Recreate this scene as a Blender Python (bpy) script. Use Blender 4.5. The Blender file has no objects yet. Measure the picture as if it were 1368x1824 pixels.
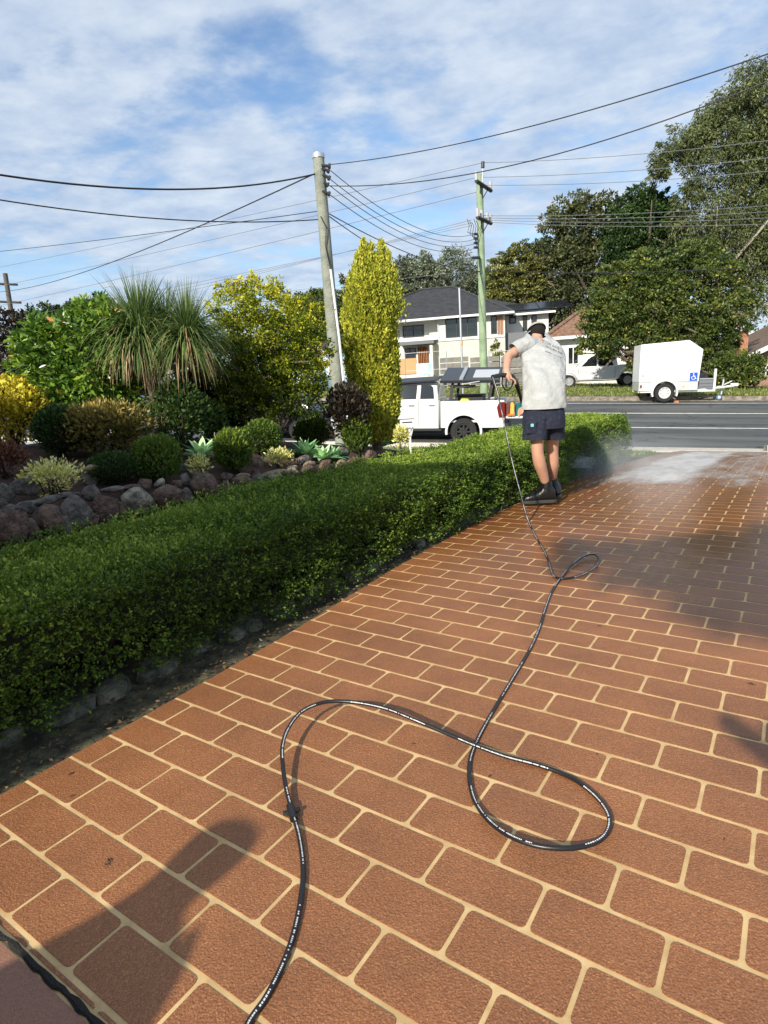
import bpy, bmesh, math, random
import numpy as np
from mathutils import Vector, Matrix

SC = bpy.context.scene
COL = SC.collection
R = math.radians
rng = np.random.default_rng(7)
random.seed(7)

# ------------------------------------------------------------------ camera
FPX, PITCH, ROLL, YAW = 1078.58, 0.21326957, -0.05927231, -0.60064946
CAMH = 1.18733
cp, sp, cr, sr = math.cos(PITCH), math.sin(PITCH), math.cos(ROLL), math.sin(ROLL)
UPV = np.array([0, sp, cp]); XV = np.array([1.0, 0, 0])
CR_ = cr * XV + sr * UPV
CU_ = -sr * XV + cr * UPV
CF_ = np.array([0, cp, -sp])
CC = np.array([0, 0, CAMH])
cam = bpy.data.cameras.new('camera')
cam.sensor_fit = 'VERTICAL'; cam.sensor_height = 24.0; cam.sensor_width = 18.0
cam.lens = FPX / 1824 * 24.0
cam.clip_start = 0.05; cam.clip_end = 3000
camo = bpy.data.objects.new('camera', cam); COL.objects.link(camo)
camo.matrix_world = Matrix(((CR_[0], CU_[0], -CF_[0], 0), (CR_[1], CU_[1], -CF_[1], 0),
                            (CR_[2], CU_[2], -CF_[2], CAMH), (0, 0, 0, 1)))
SC.camera = camo
SC.render.resolution_x, SC.render.resolution_y = 768, 1024

# ------------------------------------------------------------------ sky and sun
SUN_EL, SHADOW_AZ = R(29), R(31)          # shadows fall 28 deg to the right of straight ahead
to_sun = Vector((-math.sin(SHADOW_AZ) * math.cos(SUN_EL), -math.cos(SHADOW_AZ) * math.cos(SUN_EL), math.sin(SUN_EL)))
world = bpy.data.worlds.new("World"); SC.world = world; world.use_nodes = True
nt = world.node_tree; nt.nodes.clear()
def N(t, nt_, **kw):
    n = nt_.nodes.new(t)
    for k, v in kw.items(): setattr(n, k, v)
    return n
out = N('ShaderNodeOutputWorld', nt); bg = N('ShaderNodeBackground', nt)
sky = N('ShaderNodeTexSky', nt, sky_type='NISHITA', sun_disc=False)
sky.sun_elevation = SUN_EL
sky.sun_rotation = math.atan2(to_sun.x, to_sun.y)
sky.air_density = 1.15; sky.dust_density = 0.1; sky.ozone_density = 4.0
STR = 0.15
bg.inputs['Strength'].default_value = STR
tc = N('ShaderNodeTexCoord', nt); sep = N('ShaderNodeSeparateXYZ', nt)
nt.links.new(tc.outputs['Generated'], sep.inputs[0])
def M2(op, a, b=None, c=None):
    n = N('ShaderNodeMath', nt, operation=op)
    for i, v in enumerate((a, b, c)):
        if v is None: continue
        if isinstance(v, (int, float)): n.inputs[i].default_value = v
        else: nt.links.new(v, n.inputs[i])
    return n.outputs[0]
zz = M2('ADD', M2('MAXIMUM', sep.outputs[2], 0.0), 0.16)
cx = M2('DIVIDE', sep.outputs[0], zz); cyy = M2('DIVIDE', sep.outputs[1], zz)
cmb = N('ShaderNodeCombineXYZ', nt); nt.links.new(cx, cmb.inputs[0]); nt.links.new(cyy, cmb.inputs[1])
mp = N('ShaderNodeMapping', nt); nt.links.new(cmb.outputs[0], mp.inputs[0])
mp.inputs['Rotation'].default_value = (0, 0, R(25)); mp.inputs['Scale'].default_value = (0.9, 1.1, 1); mp.inputs['Location'].default_value = (3.1, 1.7, 0)
n1 = N('ShaderNodeTexNoise', nt); n1.inputs['Scale'].default_value = 2.0; n1.inputs['Detail'].default_value = 7; n1.inputs['Roughness'].default_value = 0.52; n1.inputs['Distortion'].default_value = 0.25
n2 = N('ShaderNodeTexNoise', nt); n2.inputs['Scale'].default_value = 5.6; n2.inputs['Detail'].default_value = 6; n2.inputs['Roughness'].default_value = 0.6
nt.links.new(mp.outputs[0], n1.inputs[0]); nt.links.new(mp.outputs[0], n2.inputs[0])
s = M2('ADD', M2('MULTIPLY', n1.outputs[0], 0.72), M2('MULTIPLY', n2.outputs[0], 0.28))
mr = N('ShaderNodeMapRange', nt, interpolation_type='SMOOTHSTEP'); nt.links.new(s, mr.inputs[0])
mr.inputs[1].default_value = 0.345; mr.inputs[2].default_value = 0.515
cover = M2('MULTIPLY', mr.outputs[0], 0.9)
hz = N('ShaderNodeMapRange', nt); nt.links.new(sep.outputs[2], hz.inputs[0]); hz.inputs[1].default_value = 0.0; hz.inputs[2].default_value = 0.36; hz.inputs[3].default_value = 0.5; hz.inputs[4].default_value = 0.0
cover = M2('MAXIMUM', cover, hz.outputs[0])
ccr = N('ShaderNodeValToRGB', nt); nt.links.new(n2.outputs[0], ccr.inputs[0])
ccr.color_ramp.elements[0].position = 0.3; ccr.color_ramp.elements[0].color = (0.37 / STR, 0.48 / STR, 0.66 / STR, 1)
ccr.color_ramp.elements[1].position = 0.68; ccr.color_ramp.elements[1].color = (0.64 / STR, 0.71 / STR, 0.80 / STR, 1)
mx = N('ShaderNodeMix', nt, data_type='RGBA'); nt.links.new(cover, mx.inputs[0])
nt.links.new(sky.outputs[0], mx.inputs[6]); nt.links.new(ccr.outputs[0], mx.inputs[7])
nt.links.new(mx.outputs[2], bg.inputs[0]); nt.links.new(bg.outputs[0], out.inputs[0])

sun = bpy.data.lights.new('sun', 'SUN'); sun.energy = 5.0; sun.angle = R(0.9); sun.color = (1.0, 0.93, 0.80)
suno = bpy.data.objects.new('sun', sun); COL.objects.link(suno)
suno.rotation_euler = (-to_sun).to_track_quat('-Z', 'Y').to_euler()
SC.view_settings.view_transform = 'Standard'; SC.view_settings.look = 'None'
SC.view_settings.exposure = 0.22; SC.view_settings.gamma = 1.0; SC.view_settings.use_curve_mapping = False

# ------------------------------------------------------------------ frames of reference
def ray(px, py):
    return (px - 684) * CR_ - (py - 912) * CU_ + FPX * CF_
def G(px, py, z=0.0):
    r = ray(px, py); return CC + r * (z - CAMH) / r[2]
def At(px, py, Y):
    r = ray(px, py); return CC + r * Y / r[1]
UV_ = np.array([math.cos(YAW), math.sin(YAW)]); VV_ = np.array([-math.sin(YAW), math.cos(YAW)])
def uv(x, y): return x * UV_[0] + y * UV_[1], x * VV_[0] + y * VV_[1]
def xy(u, v): return u * UV_[0] + v * VV_[0], u * UV_[1] + v * VV_[1]
def OnU(px, py, u):                      # ray meets the vertical plane U=u
    r = ray(px, py); t = u / (r[0] * UV_[0] + r[1] * UV_[1]); return CC + r * t
K0 = np.array([7.797, 14.6, -0.9236])    # a point on the near kerb
TR = np.array([0.9709, -0.2392]); NR = np.array([0.2392, 0.9709])   # along the road to the right / across it
CROSS, LONG = 0.0877, 0.047
def st(x, y): dx, dy = x - K0[0], y - K0[1]; return dx * TR[0] + dy * TR[1], dx * NR[0] + dy * NR[1]
def w2(t, n): return K0[0] + t * TR[0] + n * NR[0], K0[1] + t * TR[1] + n * NR[1]
def OnN(px, py, n):                      # ray meets the street-parallel plane; returns t, z
    r = ray(px, py); a = (n + K0[0] * NR[0] + K0[1] * NR[1]) / (r[0] * NR[0] + r[1] * NR[1])
    P = CC + r * a; return st(P[0], P[1])[0], P[2]
ROADW = 9.23
def zroad(t, n):
    t = np.clip(t, -45, 40)
    return K0[2] - LONG * t + CROSS * n
def zfar(t, n):
    return zroad(t, ROADW) + 0.13 + 0.012 * (n - ROADW)
def zyard(x, y):
    t, n = st(x, y)
    t = np.clip(t, -19.5, 20)
    g = np.clip((n + 11.3) / 11.3, 0, 1) ** 1.35
    return (K0[2] - LONG * t) * g
def zground(x, y):
    t, n = st(x, y)
    if n < 0: return float(zyard(x, y))
    if n < ROADW: return float(zroad(t, n))
    return float(zfar(t, n))

# ------------------------------------------------------------------ object helpers
def tag(o, label=None, cat=None, group=None, kind=None):
    if label: o['label'] = label
    if cat: o['category'] = cat
    if group: o['group'] = group
    if kind: o['kind'] = kind
    return o
def empty(name, loc, label, cat, group=None, rot=None, mat=None):
    o = bpy.data.objects.new(name, None); COL.objects.link(o); o.empty_display_size = 0.2
    if mat is not None: o.matrix_world = mat
    else:
        o.location = Vector([float(a) for a in loc])
        if rot: o.rotation_euler = rot
    tag(o, label, cat, group); return o
def link(name, me, mat=None, parent=None, world=True):
    o = bpy.data.objects.new(name, me); COL.objects.link(o)
    if mat is not None: me.materials.clear(); me.materials.append(mat)
    if parent is not None:
        o.parent = parent
        if world:
            o.matrix_parent_inverse = WM(parent).inverted()
    return o
def WM(o):
    m = o.matrix_basis.copy()
    if o.parent is not None: m = WM(o.parent) @ o.matrix_parent_inverse @ m
    return m
def mesh_np(name, V, F, smooth=False):
    me = bpy.data.meshes.new(name)
    V = np.asarray(V, dtype=np.float32)
    if isinstance(F, np.ndarray):
        nf, k = F.shape
        me.vertices.add(len(V)); me.vertices.foreach_set('co', V.ravel())
        me.loops.add(nf * k); me.loops.foreach_set('vertex_index', F.astype(np.int32).ravel())
        me.polygons.add(nf); me.polygons.foreach_set('loop_start', (np.arange(nf) * k).astype(np.int32))
        try: me.polygons.foreach_set('loop_total', np.full(nf, k, dtype=np.int32))
        except Exception: pass
        me.update(calc_edges=True)
    else:
        me.from_pydata([tuple(v) for v in V.tolist()], [], F); me.update()
    if smooth: me.polygons.foreach_set('use_smooth', np.ones(len(me.polygons), dtype=bool))
    return me
class MB:
    def __init__(s): s.V = []; s.F = []
    def add(s, V, F):
        b = len(s.V); s.V += [tuple(float(c) for c in v) for v in V]; s.F += [tuple(b + i for i in f) for f in F]; return s
    def box(s, x0, x1, y0, y1, z0, z1):
        V = [(x, y, z) for z in (z0, z1) for y in (y0, y1) for x in (x0, x1)]
        return s.add(V, [(0, 2, 3, 1), (4, 5, 7, 6), (0, 1, 5, 4), (2, 6, 7, 3), (0, 4, 6, 2), (1, 3, 7, 5)])
    def tube(s, pts, r, n=8, caps=True):
        pts = [np.array(p, float) for p in pts]; m = len(pts)
        rr = r if hasattr(r, '__len__') else [r] * m
        T = []
        for i in range(m):
            t = pts[min(i + 1, m - 1)] - pts[max(i - 1, 0)]; T.append(t / (np.linalg.norm(t) + 1e-9))
        a = np.cross(T[0], [0, 0, 1.0]);
        if np.linalg.norm(a) < 0.1: a = np.cross(T[0], [1.0, 0, 0])
        a /= np.linalg.norm(a); V = []
        for i in range(m):
            a = a - T[i] * (a @ T[i]); a /= (np.linalg.norm(a) + 1e-9); b = np.cross(T[i], a)
            for k in range(n):
                th = 2 * math.pi * k / n; V.append(pts[i] + rr[i] * (a * math.cos(th) + b * math.sin(th)))
        F = [(i * n + k, i * n + (k + 1) % n, (i + 1) * n + (k + 1) % n, (i + 1) * n + k) for i in range(m - 1) for k in range(n)]
        if caps: F += [tuple(range(n))[::-1], tuple((m - 1) * n + k for k in range(n))]
        return s.add(V, F)
    def cyl(s, p0, p1, r, n=16, r1=None):
        return s.tube([p0, p1], [r, r1 if r1 is not None else r], n)
    def prism(s, poly, y0, y1, axis='y'):          # poly in (x,z), extruded along y
        n = len(poly)
        if axis == 'y': V = [(x, y0, z) for x, z in poly] + [(x, y1, z) for x, z in poly]
        elif axis == 'z': V = [(x, z, y0) for x, z in poly] + [(x, z, y1) for x, z in poly]
        else: V = [(y0, x, z) for x, z in poly] + [(y1, x, z) for x, z in poly]
        F = [tuple(range(n)), tuple(range(2 * n - 1, n - 1, -1))] + [(i, i + n, (i + 1) % n + n, (i + 1) % n) for i in range(n)]
        return s.add(V, F)
    def ring(s, c, r0, r1, y0, y1, n=32):           # a flat ring (tyre) with axis y
        V = []
        prof = [(r0, y0), (r1 - (r1 - r0) * .12, y0), (r1, y0 + (y1 - y0) * .15), (r1, y1 - (y1 - y0) * .15), (r1 - (r1 - r0) * .12, y1), (r0, y1)]
        k = len(prof)
        for i in range(n):
            a = 2 * math.pi * i / n
            for r, y in prof: V.append((c[0] + r * math.cos(a), y, c[1] + r * math.sin(a)))
        F = [(i * k + j, i * k + (j + 1) % k, ((i + 1) % n) * k + (j + 1) % k, ((i + 1) % n) * k + j) for i in range(n) for j in range(k)]
        return s.add(V, F)
    def build(s, name, mat=None, parent=None, smooth=False, bevel=0, local=True, M=None):
        me = bpy.data.meshes.new(name); V = s.V
        if M is not None: V = [tuple(M @ Vector(v)) for v in V]
        me.from_pydata(V, [], s.F)
        bm = bmesh.new(); bm.from_mesh(me); bmesh.ops.recalc_face_normals(bm, faces=bm.faces)
        if bevel > 0:
            try: bmesh.ops.bevel(bm, geom=[e for e in bm.edges if e.calc_face_angle(0) > 0.5], offset=bevel, segments=1, affect='EDGES', profile=0.6)
            except Exception: pass
        bm.to_mesh(me); bm.free()
        if smooth:
            me.polygons.foreach_set('use_smooth', np.ones(len(me.polygons), dtype=bool))
            try: me.set_sharp_from_angle(angle=R(40))
            except Exception: pass
        me.update()
        return link(name, me, mat, parent, world=not local)

def children(o): return [c for c in bpy.data.objects if c.parent == o]
def copy_tree(o, parent=None):
    c = o.copy(); COL.objects.link(c)
    if parent is not None: c.parent = parent
    for ch in children(o): copy_tree(ch, c)
    return c

# ------------------------------------------------------------------ materials
MATS = {}
def mat(name, col, rough=0.6, metal=0.0, noise=None, bump=None, spec=None, trans=0.0, coat=0.0, spread=0.0):
    """noise=(scale, colour2[, detail, lo, hi]); bump=(scale, strength, distance)"""
    m = bpy.data.materials.new(name); m.use_nodes = True; t = m.node_tree; b = t.nodes['Principled BSDF']
    b.inputs['Roughness'].default_value = rough; b.inputs['Metallic'].default_value = metal
    if spec is not None: b.inputs['Specular IOR Level'].default_value = spec
    if coat: b.inputs['Coat Weight'].default_value = coat; b.inputs['Coat Roughness'].default_value = 0.08
    if trans: b.inputs['Transmission Weight'].default_value = trans
    b.inputs['Base Color'].default_value = (*col, 1)
    g = t.nodes.new('ShaderNodeNewGeometry')
    if noise:
        nn = t.nodes.new('ShaderNodeTexNoise'); nn.inputs['Scale'].default_value = noise[0]; nn.inputs['Detail'].default_value = noise[2] if len(noise) > 2 else 5
        nn.inputs['Roughness'].default_value = 0.65
        t.links.new(g.outputs['Position'], nn.inputs['Vector'])
        r = t.nodes.new('ShaderNodeValToRGB'); t.links.new(nn.outputs[0], r.inputs[0])
        r.color_ramp.elements[0].position = noise[3] if len(noise) > 3 else 0.35; r.color_ramp.elements[1].position = noise[4] if len(noise) > 4 else 0.65
        r.color_ramp.elements[0].color = (*col, 1); r.color_ramp.elements[1].color = (*noise[1], 1)
        t.links.new(r.outputs[0], b.inputs['Base Color'])
    if bump:
        nb = t.nodes.new('ShaderNodeTexNoise'); nb.inputs['Scale'].default_value = bump[0]; nb.inputs['Detail'].default_value = 4
        t.links.new(g.outputs['Position'], nb.inputs['Vector'])
        bp = t.nodes.new('ShaderNodeBump'); bp.inputs['Strength'].default_value = bump[1]; bp.inputs['Distance'].default_value = bump[2]
        t.links.new(nb.outputs[0], bp.inputs['Height']); t.links.new(bp.outputs[0], b.inputs['Normal'])
    MATS[name] = m; return m
def leafmat(name, cols, rough=0.45, translucent=0.25, spec=0.4, gain=1.3):
    """cols: list of (pos, colour) over the per-leaf attribute 'tint'"""
    m = bpy.data.materials.new(name); m.use_nodes = True; t = m.node_tree; b = t.nodes['Principled BSDF']
    a = t.nodes.new('ShaderNodeAttribute'); a.attribute_name = 'tint'
    r = t.nodes.new('ShaderNodeValToRGB'); t.links.new(a.outputs['Fac'], r.inputs[0])
    e = r.color_ramp.elements
    while len(e) < len(cols): e.new(0.5)
    for i, (p, c) in enumerate(cols): e[i].position = p; e[i].color = (*[min(.9, q * gain) for q in c], 1)
    t.links.new(r.outputs[0], b.inputs['Base Color']); b.inputs['Roughness'].default_value = rough
    b.inputs['Specular IOR Level'].default_value = spec
    tr = t.nodes.new('ShaderNodeBsdfTranslucent'); t.links.new(r.outputs[0], tr.inputs[0])
    ms = t.nodes.new('ShaderNodeMixShader'); ms.inputs[0].default_value = translucent
    t.links.new(b.outputs[0], ms.inputs[1]); t.links.new(tr.outputs[0], ms.inputs[2])
    t.links.new(ms.outputs[0], t.nodes['Material Output'].inputs[0])
    MATS[name] = m; return m

# ------------------------------------------------------------------ leaf generators
def unit(a): return a / (np.linalg.norm(a, axis=-1, keepdims=True) + 1e-9)
def leaves(name, P, axis, size, aspect=0.5, tint=None, mat=None, parent=None, spread=0.7, fold=0.25, loose=False):
    """one folded, pointed leaf of two triangles per point; P (N,3), axis (N,3) the way it grows"""
    n = len(P); sz = (size if hasattr(size, '__len__') else np.full(n, size)) * rng.uniform(0.7, 1.25, n)
    a = unit(unit(axis) + rng.normal(0, spread, (n, 3)))
    w = unit(np.cross(a, rng.normal(0, 1, (n, 3)))); nn = np.cross(a, w)
    L = sz[:, None]; Wd = L * aspect * 0.5
    v0 = P; v1 = P + a * L * 0.5 + w * Wd + nn * Wd * fold; v2 = P + a * L; v3 = P + a * L * 0.5 - w * Wd + nn * Wd * fold
    V = np.stack([v0, v1, v2, v3], 1).reshape(-1, 3)
    b = (np.arange(n) * 4)[:, None]
    F = np.concatenate([b + np.array([[0, 1, 2]]), b + np.array([[0, 2, 3]])], 1).reshape(-1, 3)
    me = mesh_np(name, V, F)
    if tint is None: tint = rng.uniform(0, 1, n)
    at = me.attributes.new('tint', 'FLOAT', 'POINT'); at.data.foreach_set('value', np.repeat(np.clip(tint, 0, 1), 4).astype(np.float32))
    return link(name, me, mat, parent)
def rand_dir(n): return unit(rng.normal(0, 1, (n, 3)))
def crown(name, circles, nclump, nleaf, leaf, m, parent, clump=0.28, tint_bias=None, aspect=0.5, squash=1.0, droop=0.0, spread=0.8, depth=1.0, flat=0.6, fill=0.35):
    """circles: list of (centre xyz, radius). twig clumps are scattered through each, leaves round each clump"""
    tot = sum(c[1] ** 2 for c in circles); Ps = []; Ax = []; Ti = []
    for c, r in circles:
        k = max(3, int(nclump * r * r / tot)); c = np.array(c, float)
        d = rand_dir(k); rad = r * (1 - (1 - fill) * rng.uniform(0, 1, k) ** 2.2) * rng.uniform(0.9, 1.05, k)
        cc = c + d * rad[:, None] * np.array([1, depth, squash])
        for q in range(k):
            m_ = nleaf; cr_ = clump * r * rng.uniform(0.6, 1.35)
            dd = rand_dir(m_) * (rng.uniform(0, 1, m_) ** 0.5)[:, None] * cr_ * np.array([1, 1, flat])
            Ps.append(cc[q] + dd)
            Ax.append(unit(dd + d[q] * cr_ * 0.6) + np.array([0, 0, -droop]))
            tb = rng.uniform(0.15, 0.75)
            Ti.append(np.clip(tb + rng.normal(0, 0.16, m_), 0, 1))
    P = np.concatenate(Ps); A = np.concatenate(Ax); T = np.concatenate(Ti)
    if tint_bias is not None: T = tint_bias(P, T)
    return leaves(name, P, A, leaf, aspect, T, m, parent, spread=spread)
def limbs(name, base, ends, r0, m, parent, seed=0, sub=2, wob=0.17, n=7):
    rg = np.random.default_rng(seed + 11); mb = MB(); base = np.array(base, float)
    for e in ends:
        e = np.array(e, float); e = base + (e - base) * 0.86; L = np.linalg.norm(e - base); pts = []
        for i in range(7):
            f = i / 6; p = base * (1 - f) + e * f; p[2] += 0.12 * L * math.sin(f * math.pi) * 0.5
            if 0 < i: p = p + rg.normal(0, wob * L * 0.35, 3) * f
            pts.append(p)
        mb.tube(pts, [r0 * max(.06, (1 - i / 6.0) ** 1.3) for i in range(7)], n)
        for s_ in range(sub):
            st_ = pts[3 + s_ % 3]; en = st_ + rg.normal(0, 1, 3) * L * 0.22 + np.array([0, 0, L * 0.12])
            mb.tube([st_, (st_ + en) / 2 + rg.normal(0, L * .02, 3), en], [r0 * 0.4, r0 * 0.25, r0 * 0.08], 5)
    return mb.build(name, m, parent, smooth=True, local=False)
# ================================================================== MATERIALS
def brick_material():
    m = bpy.data.materials.new('stencilled_concrete'); m.use_nodes = True; t = m.node_tree; b = t.nodes['Principled BSDF']; L = t.links.new
    g = t.nodes.new('ShaderNodeNewGeometry'); oi = t.nodes.new('ShaderNodeObjectInfo')
    n1 = t.nodes.new('ShaderNodeTexNoise'); n1.inputs['Scale'].default_value = 300; n1.inputs['Detail'].default_value = 3; L(g.outputs['Position'], n1.inputs['Vector'])
    n2 = t.nodes.new('ShaderNodeTexNoise'); n2.inputs['Scale'].default_value = 2.1; n2.inputs['Detail'].default_value = 9; n2.inputs['Roughness'].default_value = .62; L(g.outputs['Position'], n2.inputs['Vector'])
    r = t.nodes.new('ShaderNodeValToRGB'); L(n1.outputs[0], r.inputs[0]); e = r.color_ramp.elements
    e[0].position = 0.33; e[0].color = (0.255, 0.098, 0.036, 1); e[1].position = 0.74; e[1].color = (0.53, 0.255, 0.11, 1)
    x = e.new(0.55); x.color = (0.355, 0.140, 0.053, 1)
    r2 = t.nodes.new('ShaderNodeValToRGB'); L(n2.outputs[0], r2.inputs[0]); r2.color_ramp.elements[0].position = 0.3; r2.color_ramp.elements[0].color = (0.70, 0.70, 0.72, 1); r2.color_ramp.elements[1].position = 0.7; r2.color_ramp.elements[1].color = (1.1, 1.1, 1.08, 1)
    mm = t.nodes.new('ShaderNodeMix'); mm.data_type = 'RGBA'; mm.blend_type = 'MULTIPLY'; mm.inputs[0].default_value = 1; L(r.outputs[0], mm.inputs[6]); L(r2.outputs[0], mm.inputs[7])
    # wetness: the far, washed end of the drive is wet in broken patches
    sx = t.nodes.new('ShaderNodeSeparateXYZ'); L(g.outputs['Position'], sx.inputs[0])
    def MM(op, a, c):
        q = t.nodes.new('ShaderNodeMath'); q.operation = op
        for i, v in enumerate((a, c)):
            if isinstance(v, (int, float)): q.inputs[i].default_value = v
            else: L(v, q.inputs[i])
        return q.outputs[0]
    vv = MM('ADD', MM('MULTIPLY', sx.outputs[0], float(VV_[0])), MM('MULTIPLY', sx.outputs[1], float(VV_[1])))
    n3 = t.nodes.new('ShaderNodeTexNoise'); n3.inputs['Scale'].default_value = 1.1; n3.inputs['Detail'].default_value = 6; n3.inputs['Roughness'].default_value = 0.6; L(g.outputs['Position'], n3.inputs['Vector'])
    wv = MM('ADD', vv, MM('MULTIPLY', n3.outputs[0], 2.4))
    wr = t.nodes.new('ShaderNodeMapRange'); L(wv, wr.inputs[0]); wr.inputs[1].default_value = 3.9; wr.inputs[2].default_value = 5.3
    wet = wr.outputs[0]
    dk = t.nodes.new('ShaderNodeMix'); dk.data_type = 'RGBA'; dk.blend_type = 'MULTIPLY'; L(MM('MULTIPLY', wet, 0.55), dk.inputs[0]); L(mm.outputs[2], dk.inputs[6]); dk.inputs[7].default_value = (0.62, 0.5, 0.38, 1)
    L(dk.outputs[2], b.inputs['Base Color'])
    rr = t.nodes.new('ShaderNodeMapRange'); L(wet, rr.inputs[0]); rr.inputs[3].default_value = 0.46; rr.inputs[4].default_value = 0.13; L(rr.outputs[0], b.inputs['Roughness'])
    bp = t.nodes.new('ShaderNodeBump'); bp.inputs['Distance'].default_value = 0.004
    bs = t.nodes.new('ShaderNodeMapRange'); L(wet, bs.inputs[0]); bs.inputs[3].default_value = 0.85; bs.inputs[4].default_value = 0.25; L(bs.outputs[0], bp.inputs['Strength'])
    n4 = t.nodes.new('ShaderNodeTexNoise'); n4.inputs['Scale'].default_value = 200; n4.inputs['Detail'].default_value = 3; L(g.outputs['Position'], n4.inputs['Vector'])
    L(n4.outputs[0], bp.inputs['Height']); L(bp.outputs[0], b.inputs['Normal'])
    MATS['brick'] = m; return m
brick_material()
mat('joint', (0.52, 0.35, 0.155), 0.75, noise=(9, (0.70, 0.49, 0.235), 9, .38, .6), bump=(500, 0.5, 0.001))
mat('porch', (0.22, 0.105, 0.065), 0.6, noise=(300, (0.33, 0.165, 0.105), 4), bump=(260, 0.6, 0.002))
mat('black_joint', (0.015, 0.013, 0.012), 0.8, bump=(200, 1, 0.01))
mat('soil', (0.045, 0.028, 0.02), 0.95, noise=(30, (0.10, 0.06, 0.04), 8), bump=(60, 1.0, 0.02))
mat('mulch', (0.05, 0.026, 0.017), 0.95, noise=(40, (0.13, 0.07, 0.05), 8), bump=(70, 1.0, 0.03))
mat('moss_edge', (0.03, 0.024, 0.016), 0.95, noise=(11, (0.13, 0.12, 0.06), 10, .4, .66), bump=(40, 1.0, 0.02))
mat('path_paver', (0.20, 0.135, 0.12), 0.7, noise=(12, (0.28, 0.2, 0.18), 6), bump=(120, .4, .002))
mat('grass_ground', (0.055, 0.085, 0.015), 0.95, noise=(6, (0.13, 0.15, 0.035), 8), bump=(60, 1.0, 0.03))
mat('verge_ground', (0.075, 0.09, 0.022), 0.95, noise=(1.3, (0.17, 0.12, 0.07), 9, 0.42, 0.6), bump=(30, 1.0, 0.04))
def asphalt():
    m = mat('asphalt', (.06, .06, .06), .8, bump=(150, .8, .01)); t = m.node_tree; b = t.nodes['Principled BSDF']; L = t.links.new; g = t.nodes.new('ShaderNodeNewGeometry')
    mp = t.nodes.new('ShaderNodeMapping'); mp.inputs['Rotation'].default_value = (0, 0, math.atan2(.2392, .9709)); L(g.outputs['Position'], mp.inputs[0])
    m2 = t.nodes.new('ShaderNodeMapping'); m2.inputs['Scale'].default_value = (.09, 1.5, 1); L(mp.outputs[0], m2.inputs[0])
    a = t.nodes.new('ShaderNodeTexNoise'); a.inputs['Scale'].default_value = 1.6; a.inputs['Detail'].default_value = 10; a.inputs['Roughness'].default_value = .7; L(m2.outputs[0], a.inputs[0])
    r = t.nodes.new('ShaderNodeValToRGB'); r.color_ramp.elements[0].position = .35; r.color_ramp.elements[1].position = .68; r.color_ramp.elements[0].color = (.050, .052, .052, 1); r.color_ramp.elements[1].color = (.15, .152, .145, 1); L(a.outputs[0], r.inputs[0])
    m3 = t.nodes.new('ShaderNodeMapping'); m3.inputs['Scale'].default_value = (.28, .9, 1); L(mp.outputs[0], m3.inputs[0]); dn = t.nodes.new('ShaderNodeTexNoise'); dn.inputs['Scale'].default_value = 2; L(m3.outputs[0], dn.inputs[0])
    vm = t.nodes.new('ShaderNodeVectorMath'); vm.operation = 'ADD'; L(m3.outputs[0], vm.inputs[0]); L(dn.outputs['Color'], vm.inputs[1])
    v = t.nodes.new('ShaderNodeTexVoronoi'); v.feature = 'DISTANCE_TO_EDGE'; v.inputs['Scale'].default_value = .8; L(vm.outputs[0], v.inputs['Vector'])
    c = t.nodes.new('ShaderNodeMapRange'); L(v.outputs['Distance'], c.inputs[0]); c.inputs[1].default_value = .004; c.inputs[2].default_value = .018; c.inputs[3].default_value = .35; c.inputs[4].default_value = 1
    x = t.nodes.new('ShaderNodeMix'); x.data_type = 'RGBA'; x.blend_type = 'MULTIPLY'; x.inputs[0].default_value = 1; L(r.outputs[0], x.inputs[6]); L(c.outputs[0], x.inputs[7]); L(x.outputs[2], b.inputs['Base Color'])
asphalt()
mat('line_white', (0.74, 0.74, 0.70), 0.6, noise=(7, (0.36, 0.36, 0.34), 10, 0.45, 0.78))
mat('line_cream', (0.70, 0.67, 0.47), 0.6, noise=(7, (0.36, 0.35, 0.27), 10, 0.45, 0.78))
mat('kerb_concrete', (0.42, 0.38, 0.31), 0.85, noise=(9, (0.62, 0.57, 0.48), 8), bump=(60, .5, .01))
mat('kerb_old', (0.12, 0.095, 0.07), 0.9, noise=(5, (0.30, 0.26, 0.2), 8, .4, .62), bump=(60, .5, .01))
mat('bark', (0.09, 0.065, 0.05), 0.9, noise=(18, (0.2, 0.15, 0.11), 8), bump=(30, 1.0, 0.03))
mat('pale_bark', (0.32, 0.27, 0.22), 0.85, noise=(5, (0.5, 0.44, 0.38), 8), bump=(20, 0.8, 0.03))
mat('twig', (0.03, 0.022, 0.014), 0.9)

# ================================================================== GROUND, DRIVEWAY, ROAD
def grid_sheet(name, m, us, vs, f, kind='structure', smooth=True):
    V = np.array([f(u, v) for v in vs for u in us]); nu = len(us)
    i, j = np.meshgrid(np.arange(nu - 1), np.arange(len(vs) - 1)); a = (j * nu + i).ravel()
    F = np.stack([a, a + 1, a + nu + 1, a + nu], 1)
    o = link(name, mesh_np(name, V, F, smooth), MATS[m]); tag(o, kind=kind); return o
def steps(a, b, n): return np.linspace(a, b, n)
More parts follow.
